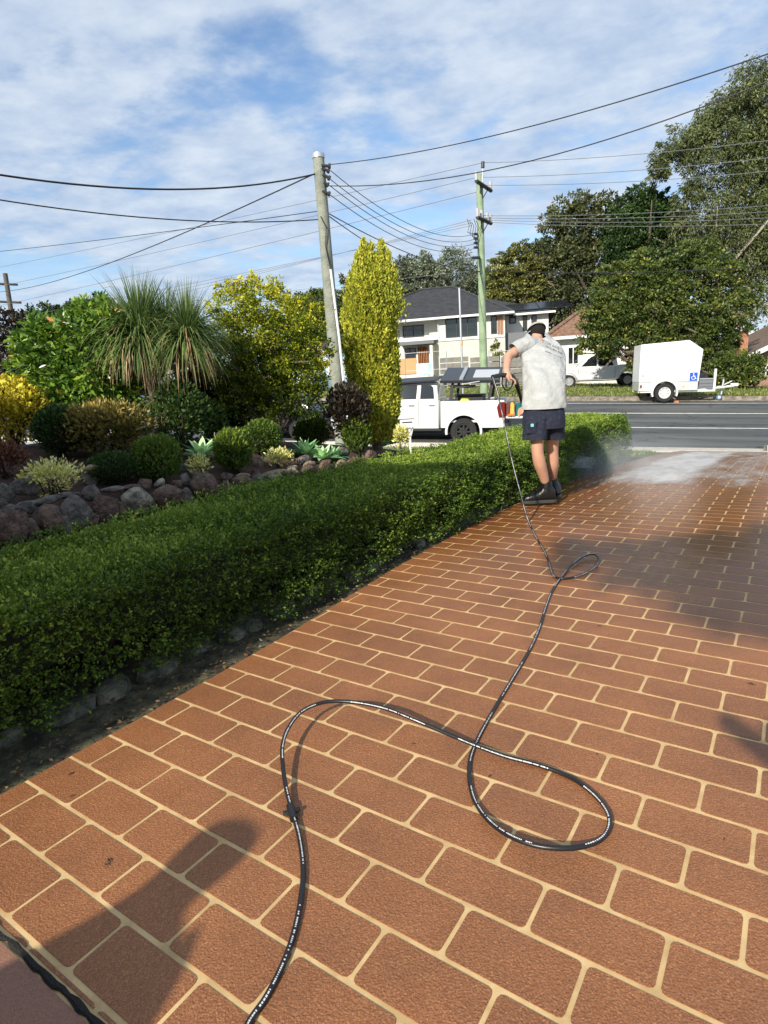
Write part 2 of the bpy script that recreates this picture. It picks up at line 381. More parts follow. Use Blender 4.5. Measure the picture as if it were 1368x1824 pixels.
# yard: one big lawn sheet, well under everything on this side of the road
def yardpt(t, n):
    x, y = w2(t, n); return (x, y, float(zyard(x, y)) - 0.03)
grid_sheet('lawn', 'grass_ground', steps(-60, 40, 101), np.concatenate([steps(-60, -14, 12), steps(-13.5, -1.0, 50)]), yardpt)
def farpt(t, n):
    x, y = w2(t, n); return (x, y, float(zfar(t, n)))
grid_sheet('verge', 'verge_ground', np.concatenate([steps(-900, -60, 15), steps(-55, 50, 70), steps(60, 900, 15)]), np.concatenate([steps(ROADW + 0.16, 40, 30), steps(45, 1400, 18)]), farpt)
def roadpt(t, n):
    x, y = w2(t, n); return (x, y, float(zroad(t, n)))
grid_sheet('road', 'asphalt', np.concatenate([steps(-900, -46, 12), steps(-45, 40, 60), steps(41, 900, 12)]), steps(-0.05, ROADW + 0.02, 12), roadpt)
def strip_line(name, n0, wd, m, t0=-45, t1=40):
    grid_sheet(name, m, steps(t0, t1, 80), [n0, n0 + wd], lambda t, n: (lambda p: (p[0], p[1], p[2] + 0.006))(roadpt(t, n)), kind='structure')
nl1 = None
def n_at(px, py):        # where a pixel meets the road plane
    r = ray(px, py)
    for a in np.linspace(0.008, 0.03, 4000):
        P = CC + r * a; t, n = st(P[0], P[1])
        if n > 0 and P[2] <= zroad(t, n): return t, n
strip_line('centre_line', n_at(1200, 737.3)[1], 0.16, 'line_cream')
strip_line('edge_line', n_at(1250, 763.4)[1], 0.12, 'line_white')
strip_line('parking_line', n_at(1250, 718.9)[1], 0.10, 'line_white')
# far kerb
def kerb_profile(name, t0, t1, nprof, m, K=60, zf=None):
    ts = steps(t0, t1, K); V = []
    for t in ts:
        for n, dz in nprof:
            x, y = w2(t, n); V.append((x, y, float(zroad(t, n)) + dz))
    k = len(nprof); F = np.array([(i * k + j, i * k + j + 1, (i + 1) * k + j + 1, (i + 1) * k + j) for i in range(K - 1) for j in range(k - 1)])
    o = link(name, mesh_np(name, V, F), MATS[m]); tag(o, kind='structure'); return o
kerb_profile('far_kerb', -45, 40, [(ROADW - 0.35, 0.006), (ROADW - 0.02, 0.012), (ROADW + 0.01, 0.13), (ROADW + 0.18, 0.145), (ROADW + 0.2, 0.05)], 'kerb_old')
T_DR0, T_DR1 = -4.7, 1.35          # opening of the driveway crossing along the kerb
kerb_profile('near_kerb', -45, T_DR0, [(0.32, 0.005), (0.02, 0.01), (-0.01, 0.12), (-0.16, 0.13), (-0.18, 0.0)], 'kerb_concrete')
kerb_profile('kerb_layback', T_DR0, T_DR1, [(0.32, 0.008), (0.0, 0.022), (-0.22, 0.07), (-0.6, 0.085), (-0.62, 0.0)], 'kerb_concrete', 20)
kerb_profile('near_kerb_right', T_DR1, 40, [(0.32, 0.005), (0.02, 0.01), (-0.01, 0.16), (-0.2, 0.18), (-0.25, 0.0)], 'kerb_concrete')

# driveway slab (the pale joint colour) that follows the ground
EDGE = [(-6, -1.965), (0.7, -1.968), (1.2, -1.968), (1.96, -1.99), (3.1, -2.08), (4.1, -2.11), (5.1, -2.14), (9.8, -2.15), (17.5, -2.15)]
def uedge(v): return float(np.interp(v, [e[0] for e in EDGE], [e[1] for e in EDGE]))
URIGHT = 1.9
drive = empty('driveway', (0, 0, 0), None, None); tag(drive, kind='structure')
def inroad(x, y): return st(x, y)[1] > -0.6
vs = steps(-3.5, 20, 180); V = []; F = []; nu = 22
for v in vs:
    a = uedge(v)
    for q in range(nu):
        u = a + (URIGHT - a) * q / (nu - 1); x, y = xy(u, v)
        t, n = st(x, y)
        if n > -0.58: k_ = (-0.58 - n); x, y = x + NR[0] * k_, y + NR[1] * k_
        V.append((x, y, float(zyard(x, y))))
for j in range(len(vs) - 1):
    for q in range(nu - 1):
        a = j * nu + q; F.append((a, a + 1, a + nu + 1, a + nu))
slab = link('slab', mesh_np('slab', V, F), MATS['joint'], drive); tag(slab, kind='structure')

BW, BL, BX0, BY0 = 0.145, 0.26451, -0.04882, 1.11805      # course, brick length, grid origin
GD = np.array([math.cos(YAW), math.sin(YAW)]); GV = VV_
def grid2xy(u, v): return BX0 + u * BL * GD[0] + v * BW * GV[0], BY0 + u * BL * GD[1] + v * BW * GV[1]
JA, JB = 0.0105, 0.013        # joint widths across / along
HB = 0.0018
def brick_poly(cx_, cy_):   # outline in (x,y) world offsets, rounded corners
    hx, hy, r = (BL - JA) / 2, (BW - JB) / 2, 0.0125; pts = []
    for sx, sy, a0 in ((1, 1, 0), (-1, 1, 90), (-1, -1, 180), (1, -1, 270)):
        for k in range(3):
            a = R(a0 + 45 * k); lx = sx * (hx - r) + r * math.cos(a); ly = sy * (hy - r) + r * math.sin(a)
            pts.append((lx * GD[0] + ly * GV[0] + cx_, lx * GD[1] + ly * GV[1] + cy_))
    return pts
def clip(poly, fn):
    res = []
    for i in range(len(poly)):
        a, b = poly[i], poly[(i + 1) % len(poly)]; fa, fb = fn(a), fn(b)
        if fa >= 0: res.append(a)
        if fa * fb < 0:
            k = fa / (fa - fb); res.append((a[0] + (b[0] - a[0]) * k, a[1] + (b[1] - a[1]) * k))
    return res
# expansion joint at the lower left, beyond it another slab
E0, E1 = G(0, 1662)[:2], G(175, 1824)[:2]; ed = (E1 - E0) / np.linalg.norm(E1 - E0); en = np.array([-ed[1], ed[0]])
if en @ np.array([0.5, 2.0]) - en @ E0 < 0: en = -en
def f_exp(p): return (p[0] - E0[0]) * en[0] + (p[1] - E0[1]) * en[1] - 0.012
def f_edge(p):
    u, v = uv(*p); return u - uedge(v) - 0.002
def f_kerb(p): return -0.62 - st(*p)[1]
def f_right(p): return URIGHT - 0.01 - uv(*p)[0]
def proj(P):
    d = np.array(P) - CC; w = d @ CF_; return 684 + FPX * (d @ CR_) / w, 912 - FPX * (d @ CU_) / w, w
full_me = None; cand = []
for r_ in range(-34, 125):
    off = 0.5 if r_ % 2 == 0 else 0.0
    for k in range(-12, 24):
        uc = k + off + 0.5; x, y = grid2xy(uc, r_ + 0.5)
        u, v = uv(x, y)
        if u < uedge(v) - 0.16 or u > URIGHT + 0.15 or st(x, y)[1] > -0.5 or f_exp((x, y)) < -0.15: continue
        cand.append((x, y, v))
vis = []
for i, (x, y, v) in enumerate(cand):
    z = float(zyard(x, y)); P = [proj((x + dx, y + dy, z)) for dx, dy in ((-.12, 0), (.12, 0), (0, -.07), (0, .07))]
    c = proj((x, y, z)); a = 0
    if c[2] > 0.2 and -60 < c[0] < 1428 and c[1] < 1900: a = abs((P[1][0] - P[0][0]) * (P[3][1] - P[2][1]) - (P[1][1] - P[0][1]) * (P[3][0] - P[2][0]))
    vis.append(a)
order = np.argsort(-np.array(vis)); big = set(order[:300].tolist())
rest = MB()
def prism_brick(poly, z_of, mb):
    n = len(poly); zt = [z_of(*p) for p in poly]
    V = [(p[0], p[1], z + HB) for p, z in zip(poly, zt)] + [(p[0], p[1], z - 0.004) for p, z in zip(poly, zt)]
    mb.add(V, [tuple(range(n))] + [(i + n, (i + 1) % n + n, (i + 1) % n, i) for i in range(n)])
tmp = MB(); prism_brick(brick_poly(0, 0), lambda x, y: 0.0, tmp); o = tmp.build('brick', MATS['brick']); shared = o.data; bpy.data.objects.remove(o)
for i, (x, y, v) in enumerate(cand):
    poly = brick_poly(x, y); cut = any(f(p) < 0 for p in poly for f in (f_exp, f_edge, f_kerb, f_right))
    if cut:
        for f in (f_exp, f_edge, f_kerb, f_right):
            if len(poly) >= 3: poly = clip(poly, f)
        if len(poly) < 3: continue
        ar = 0.5 * abs(sum(poly[a][0] * poly[(a + 1) % len(poly)][1] - poly[(a + 1) % len(poly)][0] * poly[a][1] for a in range(len(poly))))
        if ar < 0.0008: continue
    if i in big:
        if not cut and v < 4.4:
            b = bpy.data.objects.new('brick', shared); COL.objects.link(b); b.parent = drive; b.location = (x, y, rng.uniform(-.0004, .0004))
        else:
            q = MB(); prism_brick(poly, lambda a, c: float(zyard(a, c)), q); q.build('brick', MATS['brick'], drive)
    else: prism_brick(poly, lambda a, c: float(zyard(a, c)), rest)
o = rest.build('brick', MATS['brick'], drive); tag(o, kind='stuff')
# the other slab at the lower left and the black joint
q = MB(); P0 = E0 - ed * 0.6; P1 = E1 + ed * 1.2
poly = [tuple(P0 - en * 0.012), tuple(P1 - en * 0.012), tuple(P1 - en * 2.2), tuple(P0 - en * 2.2)]
q.prism(poly, 0.0, 0.0045, axis='z'); o = q.build('porch_slab', MATS['porch']); tag(o, kind='structure')
q = MB(); pts = [np.array([*(P0 + (P1 - P0) * f + en * rng.normal(0, .0022)), 0.0035]) for f in np.linspace(0, 1, 90)]
q.tube(pts, [0.0065 + rng.uniform(-.0022, .003) for _ in pts], 6); o = q.build('expansion_joint', MATS['black_joint'], drive); tag(o, kind='structure')

# soil strip between drive and hedge, hedge bed, path behind the hedge
def strip(name, m, ua, ub, v0, v1, dz, nv=120, nu_=8, wob=0.0):
    V = []; F = []
    for j, v in enumerate(steps(v0, v1, nv)):
        a = ua(v); b_ = ub(v)
        for q_ in range(nu_):
            u = a + (b_ - a) * q_ / (nu_ - 1); x, y = xy(u, v); V.append((x, y, float(zyard(x, y)) + dz + (rng.uniform(-wob, wob) if 0 < q_ < nu_ - 1 else 0)))
    for j in range(nv - 1):
        for q_ in range(nu_ - 1): a = j * nu_ + q_; F.append((a, a + 1, a + nu_ + 1, a + nu_))
    o = link(name, mesh_np(name, V, F, True), MATS[m]); tag(o, kind='structure'); return o
strip('hedge_soil', 'moss_edge', lambda v: -3.25, lambda v: uedge(v) - 0.004, -2.5, 11.6, -0.012, wob=0.012)
strip('garden_path', 'path_paver', lambda v: -4.45, lambda v: -3.26, -3, 9, 0.0, nu_=3)

# ================================================================== HEDGE
HU0, HU1, HV0, HV1, HH = -2.19, -3.32, -1.6, 10.15, 0.50
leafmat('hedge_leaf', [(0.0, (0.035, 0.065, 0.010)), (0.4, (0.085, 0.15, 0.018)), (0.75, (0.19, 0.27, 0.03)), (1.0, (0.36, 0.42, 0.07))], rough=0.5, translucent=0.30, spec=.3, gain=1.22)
hedge = empty('box_hedge', (*xy(-2.8, 4), 0), 'long clipped green box hedge running along the left edge of the brick drive', 'hedge')
def hz(u, v):
    x, y = xy(u, v); return float(zyard(x, y))
def HF(v): return max(0.50, 0.45 - hz(-2.7, v))
def hedge_foliage():
    P = []; A = []; T = []; S = []
    def add(u, v, z, au, av, az, n, size, tb):
        # sprigs: short upright shoots of paired leaves
        x, y = xy(u, v); base = np.array([x, y, z + hz(u, v)])
        ad = unit(np.array([au * UV_[0] + av * VV_[0], au * UV_[1] + av * VV_[1], az]) + rng.normal(0, 0.35, 3))
        for k in range(n):
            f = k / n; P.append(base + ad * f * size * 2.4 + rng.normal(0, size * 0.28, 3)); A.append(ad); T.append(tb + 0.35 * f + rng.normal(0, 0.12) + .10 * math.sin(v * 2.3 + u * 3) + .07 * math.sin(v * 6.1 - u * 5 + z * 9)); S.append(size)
    v = HV0
    def lump(a, b): return 0.03 * math.sin(a * 3.1 + b * 1.7) + 0.02 * math.sin(a * 7.3 - b * 4.1) + 0.012 * math.sin(a * 17 + b * 13)
    # density falls with distance; leaves are drawn larger further off
    for (va, vb, dens, size) in ((-1.6, 0.3, 700, 0.030), (0.3, 2.6, 4200, 0.0155), (2.6, 4.5, 3100, 0.0175), (4.5, 7, 2300, 0.0205), (7, 10.15, 1700, 0.024)):
        L = vb - va
        for _ in range(int(dens * L * abs(HU1 - HU0))):               # top
            u = rng.uniform(HU1, HU0); w = rng.uniform(va, vb); e = min(HU0 - u, u - HU1)
            dz = -0.05 * math.exp(-e / 0.04)
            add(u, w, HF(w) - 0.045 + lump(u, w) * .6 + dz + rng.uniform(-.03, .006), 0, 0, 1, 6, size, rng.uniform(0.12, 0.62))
        for _ in range(int(dens * L * HH * 0.95)):                    # drive side; leaf tint kept darker to paint in its shade
            w = rng.uniform(va, vb); HH_ = HF(w); z = rng.uniform(0.0, 1) ** 0.85 * HH_
            low = 0.005 + 0.02 * math.sin(w * 4.3) + 0.02 * math.sin(w * 11) + .09 * math.exp(-((w - 1.15) / .28) ** 2)
            if z < low + rng.uniform(0, .05): continue
            bulge = 0.05 * math.sin(min(1, z / HH_) * math.pi) + 0.11 * math.exp(-z / .14)
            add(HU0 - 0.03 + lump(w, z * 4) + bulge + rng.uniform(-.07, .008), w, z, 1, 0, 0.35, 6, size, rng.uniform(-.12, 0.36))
        for _ in range(int(dens * L * HH * 0.45)):                    # garden side
            w = rng.uniform(va, vb); z = rng.uniform(0.12, HF(w))
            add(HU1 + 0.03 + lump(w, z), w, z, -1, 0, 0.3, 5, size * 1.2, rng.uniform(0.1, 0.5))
    for _ in range(int(1000 * abs(HU1 - HU0) * HH)):                  # far end
        u = rng.uniform(HU1, HU0); z = rng.uniform(0.05, HF(10.1)); add(u, HV1 - 0.03 + lump(u, z * 3), z, 0, 1, 0.3, 6, 0.03, rng.uniform(0.1, 0.6))
    # bigger soft shoots that break the outline
    for _ in range(350):
        u = rng.uniform(HU1, HU0 + .02); w = rng.uniform(0.3, 9); add(u, w, HF(w) - 0.01 + lump(u, w) * .5, 0, 0, 1, 8, 0.02, rng.uniform(.35, .8))
    P = np.array(P); A = np.array(A); T = np.array(T); S = np.array(S)
    leaves('foliage', P, A, S, 0.62, T, MATS['hedge_leaf'], hedge, spread=0.55)
hedge_foliage()
q = MB()      # dark twiggy core and stems
for w in np.arange(-1.5, 10.0, 0.13):
    for uu in (-2.52, -2.8, -3.08):
        u = uu + rng.normal(0, .05); x, y = xy(u, w); z0 = hz(u, w); b = np.array([x, y, z0 - .02])
        for k in range(3):
            e = b + np.array([rng.normal(0, .09), rng.normal(0, .09), rng.uniform(.25, .42)]); q.tube([b, (b + e) / 2 + rng.normal(0, .015, 3), e], [0.010, 0.007, 0.003], 5)
q.build('stem', MATS['twig'], hedge, local=False)
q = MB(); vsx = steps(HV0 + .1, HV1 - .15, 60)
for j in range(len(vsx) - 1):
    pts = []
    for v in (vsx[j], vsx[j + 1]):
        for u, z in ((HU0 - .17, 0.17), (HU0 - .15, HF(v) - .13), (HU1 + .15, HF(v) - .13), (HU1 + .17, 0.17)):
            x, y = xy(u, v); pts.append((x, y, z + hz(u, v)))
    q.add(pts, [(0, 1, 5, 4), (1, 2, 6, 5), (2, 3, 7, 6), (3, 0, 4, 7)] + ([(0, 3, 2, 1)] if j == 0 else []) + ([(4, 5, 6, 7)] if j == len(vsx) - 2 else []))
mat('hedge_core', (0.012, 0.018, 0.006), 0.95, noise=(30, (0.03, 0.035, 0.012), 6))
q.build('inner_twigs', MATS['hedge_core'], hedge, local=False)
# ================================================================== GARDEN BED
def bedz(u, v):
    x, y = xy(u, v); base = float(zyard(x, y))
    rise = np.interp(-u, [4.42, 4.5, 4.62, 5.2, 6.2, 7.6, 9.5], [-.02, 0.18, 0.34, 0.50, 0.68, 0.74, 0.3])
    k = np.interp(v, [-3, -2, 4.6, 8.4, 10.2], [0, 1, 1, 0.5, 0])
    return base + max(-0.04, rise) * k + 0.02 * math.sin(u * 5 + v * 3) * k
V = []; F = []; us = np.concatenate([steps(-9.6, -4.75, 40), steps(-4.7, -4.42, 8)]); vs = steps(-3, 10.4, 100)
for v in vs:
    for u in us: x, y = xy(u, v); V.append((x, y, bedz(u, v) + rng.uniform(-.008, .008)))
nu = len(us)
for j in range(len(vs) - 1):
    for i in range(nu - 1): a = j * nu + i; F.append((a, a + 1, a + nu + 1, a + nu))
tag(link('garden_bed', mesh_np('garden_bed', V, F, True), MATS['mulch']), kind='structure')
def gbed(px, py):                        # pixel on the bed surface
    r = ray(px, py)
    for a in np.linspace(0.002, 0.012, 3000):
        P = CC + r * a; u, v = uv(P[0], P[1])
        if u < -4.5 and -3 < v < 10.3 and P[2] <= bedz(u, v): return P
    return G(px, py, 0.4)

# rocks of the retaining wall
def rock_mat(nm, a, b, c):
    m = mat(nm, a, 0.85, noise=(16, b, 9, 0.35, 0.62), bump=(35, 1.0, 0.03)); t = m.node_tree
    return m
rock_mat('rock_brown', (0.045, 0.03, 0.022), (0.21, 0.135, 0.095), 0)
rock_mat('rock_grey', (0.055, 0.05, 0.045), (0.20, 0.17, 0.14), 0)
rock_mat('rock_lichen', (0.08, 0.065, 0.045), (0.40, 0.36, 0.26), 0)
rock_mat('rock_tan', (0.20, 0.14, 0.08), (0.42, 0.32, 0.20), 0)
def rock_mesh(seed):
    bm = bmesh.new(); bmesh.ops.create_icosphere(bm, subdivisions=2, radius=1); rg = np.random.default_rng(seed)
    cuts = [unit(rg.normal(0, 1, 3)) for _ in range(13)]; ds = rg.uniform(0.5, 0.82, 13)
    for v in bm.verts:
        p = np.array(v.co)
        for c, d in zip(cuts, ds):
            k = p @ c
            if k > d: p = p - c * (k - d) * 0.97
        p *= 1 + rg.normal(0, 0.02); v.co = p
    me = bpy.data.meshes.new('rock'); bm.to_mesh(me); bm.free(); me.polygons.foreach_set('use_smooth', np.ones(len(me.polygons), dtype=bool)); return me
RM = {}
for k, mn in enumerate(('rock_brown', 'rock_grey', 'rock_lichen', 'rock_tan')):
    RM[mn] = []
    for s_ in range(3): me = rock_mesh(k * 10 + s_); me.materials.append(MATS[mn]); RM[mn].append(me)
wall = empty('rock_retaining_wall', (*xy(-4.45, 2.5), 0), 'low dry stone retaining wall of rounded brown and grey rocks behind the hedge', 'stone wall')
def rock(px, py, rx, rz, m, u=-4.45, rot=0.0, parent=None, dpt=0.8):
    P = OnU(px, py, u); d = np.linalg.norm(P - CC); k = d / FPX
    o = bpy.data.objects.new('rock', RM[m][int(rng.integers(3))]); COL.objects.link(o)
    if parent is not None: o.parent = parent; o.matrix_parent_inverse = WM(parent).inverted()
    o.location = P; o.scale = (rx * k * 1.4, max(rx, rz) * k * dpt, rz * k * 1.42); o.rotation_euler = (rng.normal(0, .1), rot + rng.normal(0, .08), YAW + math.pi / 2 + rng.normal(0, .15)); return o
RB, RG_, RL, RT = 'rock_brown', 'rock_grey', 'rock_lichen', 'rock_tan'
for a in [(-14, 926, 28, 24, RB), (18, 934, 27, 24, RB), (52, 938, 16, 14, RB), (87, 922, 23, 21, RB), (118, 935, 14, 14, RG_), (139, 912, 22, 22, RG_), (165, 925, 10, 12, RB), (189, 905, 21, 21, RB), (214, 910, 9, 16, RB), (243, 892, 23, 19, RL), (268, 900, 9, 13, RG_), (299, 881, 29, 19, RB), (334, 886, 12, 13, RG_), (367, 862, 27, 18, RB), (402, 866, 11, 11, RB), (431, 858, 19, 13, RB), (462, 856, 13, 10, RG_), (490, 850, 18, 8, RL), (520, 842, 13, 8, RL), (547, 836, 15, 9, RB), (578, 832, 14, 9, RB), (606, 828, 13, 8, RT), (630, 820, 14, 8, RB), (660, 812, 16, 9, RB)]:
    rock(*a, parent=wall)
for a in [(-12, 898, 20, 6, RG_), (13, 905, 17, 5, RG_), (51, 905, 17, 10, RG_), (87, 890, 26, 5, RG_), (118, 882, 19, 5, RG_), (164, 880, 13, 13, RG_), (205, 871, 20, 4, RG_), (232, 868, 18, 4, RB), (258, 862, 13, 9, RB), (284, 862, 12, 7, RL), (315, 861, 10, 6, RB), (331, 856, 9, 11, RG_), (352, 848, 10, 8, RB), (404, 849, 11, 6, RB), (431, 848, 13, 5, RT), (456, 846, 9, 9, RB), (488, 842, 22, 5, RT), (520, 834, 11, 6, RT), (549, 828, 12, 6, RT), (580, 824, 12, 5, RB)]:
    rock(*a, u=-4.56, parent=wall)
# loose rocks in the bed
for i, a in enumerate([(46, 869, 18, 13, RG_, 'dark grey garden rock left of the small cream-yellow shrub'), (8, 879, 15, 12, RG_, 'grey garden rock at the far left above the flat wall stones'), (164, 836, 14, 7, RT, 'tan flat garden rock left of the low dark green mound'), (162, 853, 13, 12, RG_, 'grey upright garden rock below the tan one beside the dark mound'), (252, 834, 9, 16, RT, 'pale brown upright rock between the dark mound and the first clipped ball'), (322, 838, 15, 12, RG_, 'grey rock right of the first clipped ball shrub'), (345, 842, 12, 8, RB, 'brown rock behind the smallest yellow shrub'), (455, 826, 17, 12, RB, 'reddish brown rock right of the tall clipped ball'), (545, 822, 18, 9, RG_, 'grey rock under the middle agave cluster'), (610, 806, 14, 9, RG_, 'grey rock left of the cone shaped shrub'), (690, 808, 15, 7, RB, 'brown rock at the foot of the right-hand agave')]):
    P = OnU(a[0], a[1], -4.9 - 0.02 * i if a[0] < 400 else -4.8); o = rock(*a[:5], u=-4.9 - 0.02 * i if a[0] < 400 else -4.8); tag(o, a[5], 'rock', 'rocks lying in the garden bed')
# low rock edge along the drive under the hedge
edge = empty('stone_edging', (*xy(-2.3, 3), 0), 'half buried mossy stone edging along the foot of the hedge beside the drive', 'stone edging')
mat('rock_moss', (0.04, 0.04, 0.028), 0.9, noise=(9, (0.22, 0.21, 0.15), 9, .4, .66), bump=(30, 1, .03))
me_ = rock_mesh(77); me_.materials.append(MATS['rock_moss'])
for k in range(46):
    v = 0.25 + k * 0.2 + rng.uniform(-.04, .04); u = -2.27 + rng.uniform(-.03, .03); x, y = xy(u, v)
    o = bpy.data.objects.new('rock', me_); COL.objects.link(o); o.parent = edge; o.matrix_parent_inverse = WM(edge).inverted()
    o.location = (x, y, hz(u, v) - 0.01); o.scale = (rng.uniform(.08, .15), rng.uniform(.05, .09), rng.uniform(.04, .085)); o.rotation_euler = (rng.normal(0, .15), 0, YAW + math.pi / 2 + rng.normal(0, .2))

# ================================================================== SHRUBS
leafmat('lf_gold_eu', [(0.0, (0.03, 0.045, 0.01)), (0.35, (0.30, 0.22, 0.02)), (0.7, (0.72, 0.50, 0.04)), (1.0, (0.85, 0.68, 0.16))], translucent=.2, gain=1.6)
leafmat('lf_cream', [(0.0, (0.05, 0.07, 0.02)), (0.3, (0.42, 0.36, 0.08)), (0.7, (0.72, 0.62, 0.22)), (1.0, (0.85, 0.78, 0.42))], translucent=.2, gain=1.5)
leafmat('lf_dark', [(0.0, (0.010, 0.022, 0.006)), (0.6, (0.03, 0.06, 0.012)), (1.0, (0.07, 0.11, 0.02))], gain=1.6)
leafmat('lf_bronze', [(0.0, (0.02, 0.03, 0.008)), (0.5, (0.10, 0.085, 0.02)), (1.0, (0.32, 0.22, 0.05))], gain=1.8)
leafmat('lf_red', [(0.0, (0.03, 0.015, 0.01)), (0.6, (0.12, 0.045, 0.025)), (1.0, (0.22, 0.10, 0.05))], gain=1.6)
leafmat('lf_purple', [(0.0, (0.010, 0.010, 0.008)), (0.6, (0.04, 0.028, 0.02)), (1.0, (0.11, 0.09, 0.045))])
leafmat('lf_ball', [(0.0, (0.02, 0.04, 0.008)), (0.6, (0.07, 0.12, 0.018)), (1.0, (0.17, 0.22, 0.03))], gain=1.5)
leafmat('lf_thuja', [(0.0, (0.02, 0.045, 0.008)), (0.55, (0.08, 0.13, 0.015)), (1.0, (0.24, 0.28, 0.035))], gain=1.5)
leafmat('lf_brownthuja', [(0.0, (0.05, 0.04, 0.02)), (0.5, (0.16, 0.13, 0.05)), (1.0, (0.22, 0.26, 0.04))])
leafmat('lf_agave', [(0.0, (0.05, 0.12, 0.05)), (0.5, (0.17, 0.31, 0.14)), (1.0, (0.36, 0.50, 0.26))], rough=.5, translucent=.12, gain=1.9)
leafmat('lf_magnolia', [(0.0, (0.025, 0.055, 0.010)), (0.5, (0.085, 0.16, 0.018)), (0.93, (0.23, 0.31, 0.04)), (0.965, (0.55, 0.35, 0.05)), (1.0, (0.60, 0.20, 0.08))], rough=.3, translucent=.2, spec=.55, gain=1.75)
leafmat('lf_duranta', [(0.0, (0.015, 0.035, 0.005)), (0.38, (0.06, 0.095, 0.008)), (0.66, (0.26, 0.29, 0.015)), (1.0, (0.58, 0.52, 0.035))], translucent=.3)
leafmat('lf_conifer', [(0.0, (0.045, 0.065, 0.008)), (0.4, (0.19, 0.22, 0.018)), (0.75, (0.40, 0.40, 0.035)), (1.0, (0.58, 0.54, 0.07))], translucent=.2, rough=.6)
leafmat('lf_cordyline', [(0.0, (0.03, 0.06, 0.015)), (0.5, (0.10, 0.16, 0.04)), (0.85, (0.22, 0.27, 0.09)), (0.9, (0.30, 0.19, 0.09)), (1.0, (0.42, 0.27, 0.14))], translucent=.2)
leafmat('lf_fartree', [(0.0, (0.010, 0.020, 0.006)), (0.5, (0.030, 0.055, 0.012)), (1.0, (0.085, 0.12, 0.022))], translucent=.15)
def pt(px, py): P = gbed(px, py); return P
def size_at(P, npx): return npx * np.linalg.norm(P - CC) / FPX
SH = []
def ball_shrub(name, label, cat, px, ybase, ytop, wpx, m, leaf, n=2600, group=None, kind='ball', up=0.6, lean=0):
    P = pt(px, ybase); d = np.linalg.norm(P - CC); k = d / FPX; H = (ybase - ytop) * k; W = wpx * k / 2
    e = empty(name, P, label, cat, group)
    n2 = n; dd = rand_dir(n2); dd[:, 2] = np.abs(dd[:, 2]) * np.where(rng.uniform(0, 1, n2) < .25, -0.8, 1)
    c = P + np.array([0, 0, H * 0.5]); rr = (rng.uniform(0.75, 1.02, n2))[:, None]
    if kind == 'ball': Q = c + dd * rr * np.array([W, W, H * 0.5]); A = dd + np.array([0, 0, up])
    elif kind == 'cone':   # narrower at the foot
        hh = (dd[:, 2] + 1) / 2; ww = W * (0.55 + 0.55 * np.sqrt(hh)); Q = c + np.stack([dd[:, 0] * ww, dd[:, 1] * ww, dd[:, 2] * H * .5], 1) * rr; A = dd * .3 + np.array([0, 0, 1.6])
    elif kind == 'thuja':
        Q = c + np.sign(dd) * (np.abs(dd) ** 0.8) * rr * np.array([W, W, H * 0.5]); A = dd * .45 + np.array([0, 0, 1.3])
    elif kind == 'loose':
        Q = c + dd * (rng.uniform(0.35, 1.1, n2))[:, None] * np.array([W, W, H * 0.5]); A = dd + np.array([0, 0, up])
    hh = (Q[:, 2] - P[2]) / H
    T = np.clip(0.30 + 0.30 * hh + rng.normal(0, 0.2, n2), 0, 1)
    Q[:, 2] = np.maximum(Q[:, 2], P[2] + 0.01)
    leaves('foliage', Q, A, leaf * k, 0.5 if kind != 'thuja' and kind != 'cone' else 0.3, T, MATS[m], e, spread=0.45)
    q = MB()
    for s_ in range(6):
        f = P + np.array([rng.normal(0, W * .15), rng.normal(0, W * .15), -.03]); q.tube([f, f + np.array([rng.normal(0, W * .3), rng.normal(0, W * .3), H * .6])], [W * .05, W * .02], 5)
    q.build('stem', MATS['twig'], e, local=False)
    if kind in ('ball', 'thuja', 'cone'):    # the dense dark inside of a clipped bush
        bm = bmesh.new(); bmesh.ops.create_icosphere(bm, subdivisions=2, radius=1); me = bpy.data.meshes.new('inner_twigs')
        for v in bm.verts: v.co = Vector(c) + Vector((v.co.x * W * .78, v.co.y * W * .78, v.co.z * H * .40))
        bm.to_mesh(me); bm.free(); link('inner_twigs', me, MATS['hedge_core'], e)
    return e
gB = 'clipped round shrubs in the garden bed'; gY = 'small yellow leaved shrubs in the garden bed'
ball_shrub('clipped_shrub', 'dark green rounded shrub right of the bright gold bush at the far left', 'shrub', 115, 816, 735, 74, 'lf_dark', 6, 4200, gB, 'ball')
ball_shrub('clipped_shrub', 'low dark green clipped mound between cream-yellow shrub and first ball', 'shrub', 207, 864, 811, 84, 'lf_dark', 5, 4200, gB, 'ball')
ball_shrub('clipped_shrub', 'olive green clipped ball standing right of the low dark mound', 'shrub', 286, 862, 784, 72, 'lf_thuja', 8, 5200, gB, 'thuja')
ball_shrub('clipped_shrub', 'upright green clipped ball right of the smallest yellow shrub', 'shrub', 420, 843, 770, 60, 'lf_thuja', 8, 5200, gB, 'thuja')
ball_shrub('clipped_shrub', 'round green clipped ball behind and right of the upright one', 'shrub', 470, 812, 750, 66, 'lf_ball', 5, 4600, gB, 'ball')
ball_shrub('clipped_shrub', 'rounded green bush behind the middle agave cluster', 'shrub', 558, 800, 745, 62, 'lf_ball', 5, 4000, gB, 'ball')
ball_shrub('cone_shrub', 'narrow footed conifer shrub, green on top and brown below, beside the right-hand agave', 'shrub', 638, 816, 746, 50, 'lf_thuja', 9, 4200, None, 'cone')
ball_shrub('gold_bush', 'bright golden yellow bush at the left edge of the garden', 'bush', 22, 800, 696, 118, 'lf_gold_eu', 8, 5200, None, 'loose')
ball_shrub('red_leaf_shrub', 'reddish brown low shrub below the golden bush at the left edge', 'shrub', 14, 852, 798, 62, 'lf_red', 6, 1500, None, 'loose')
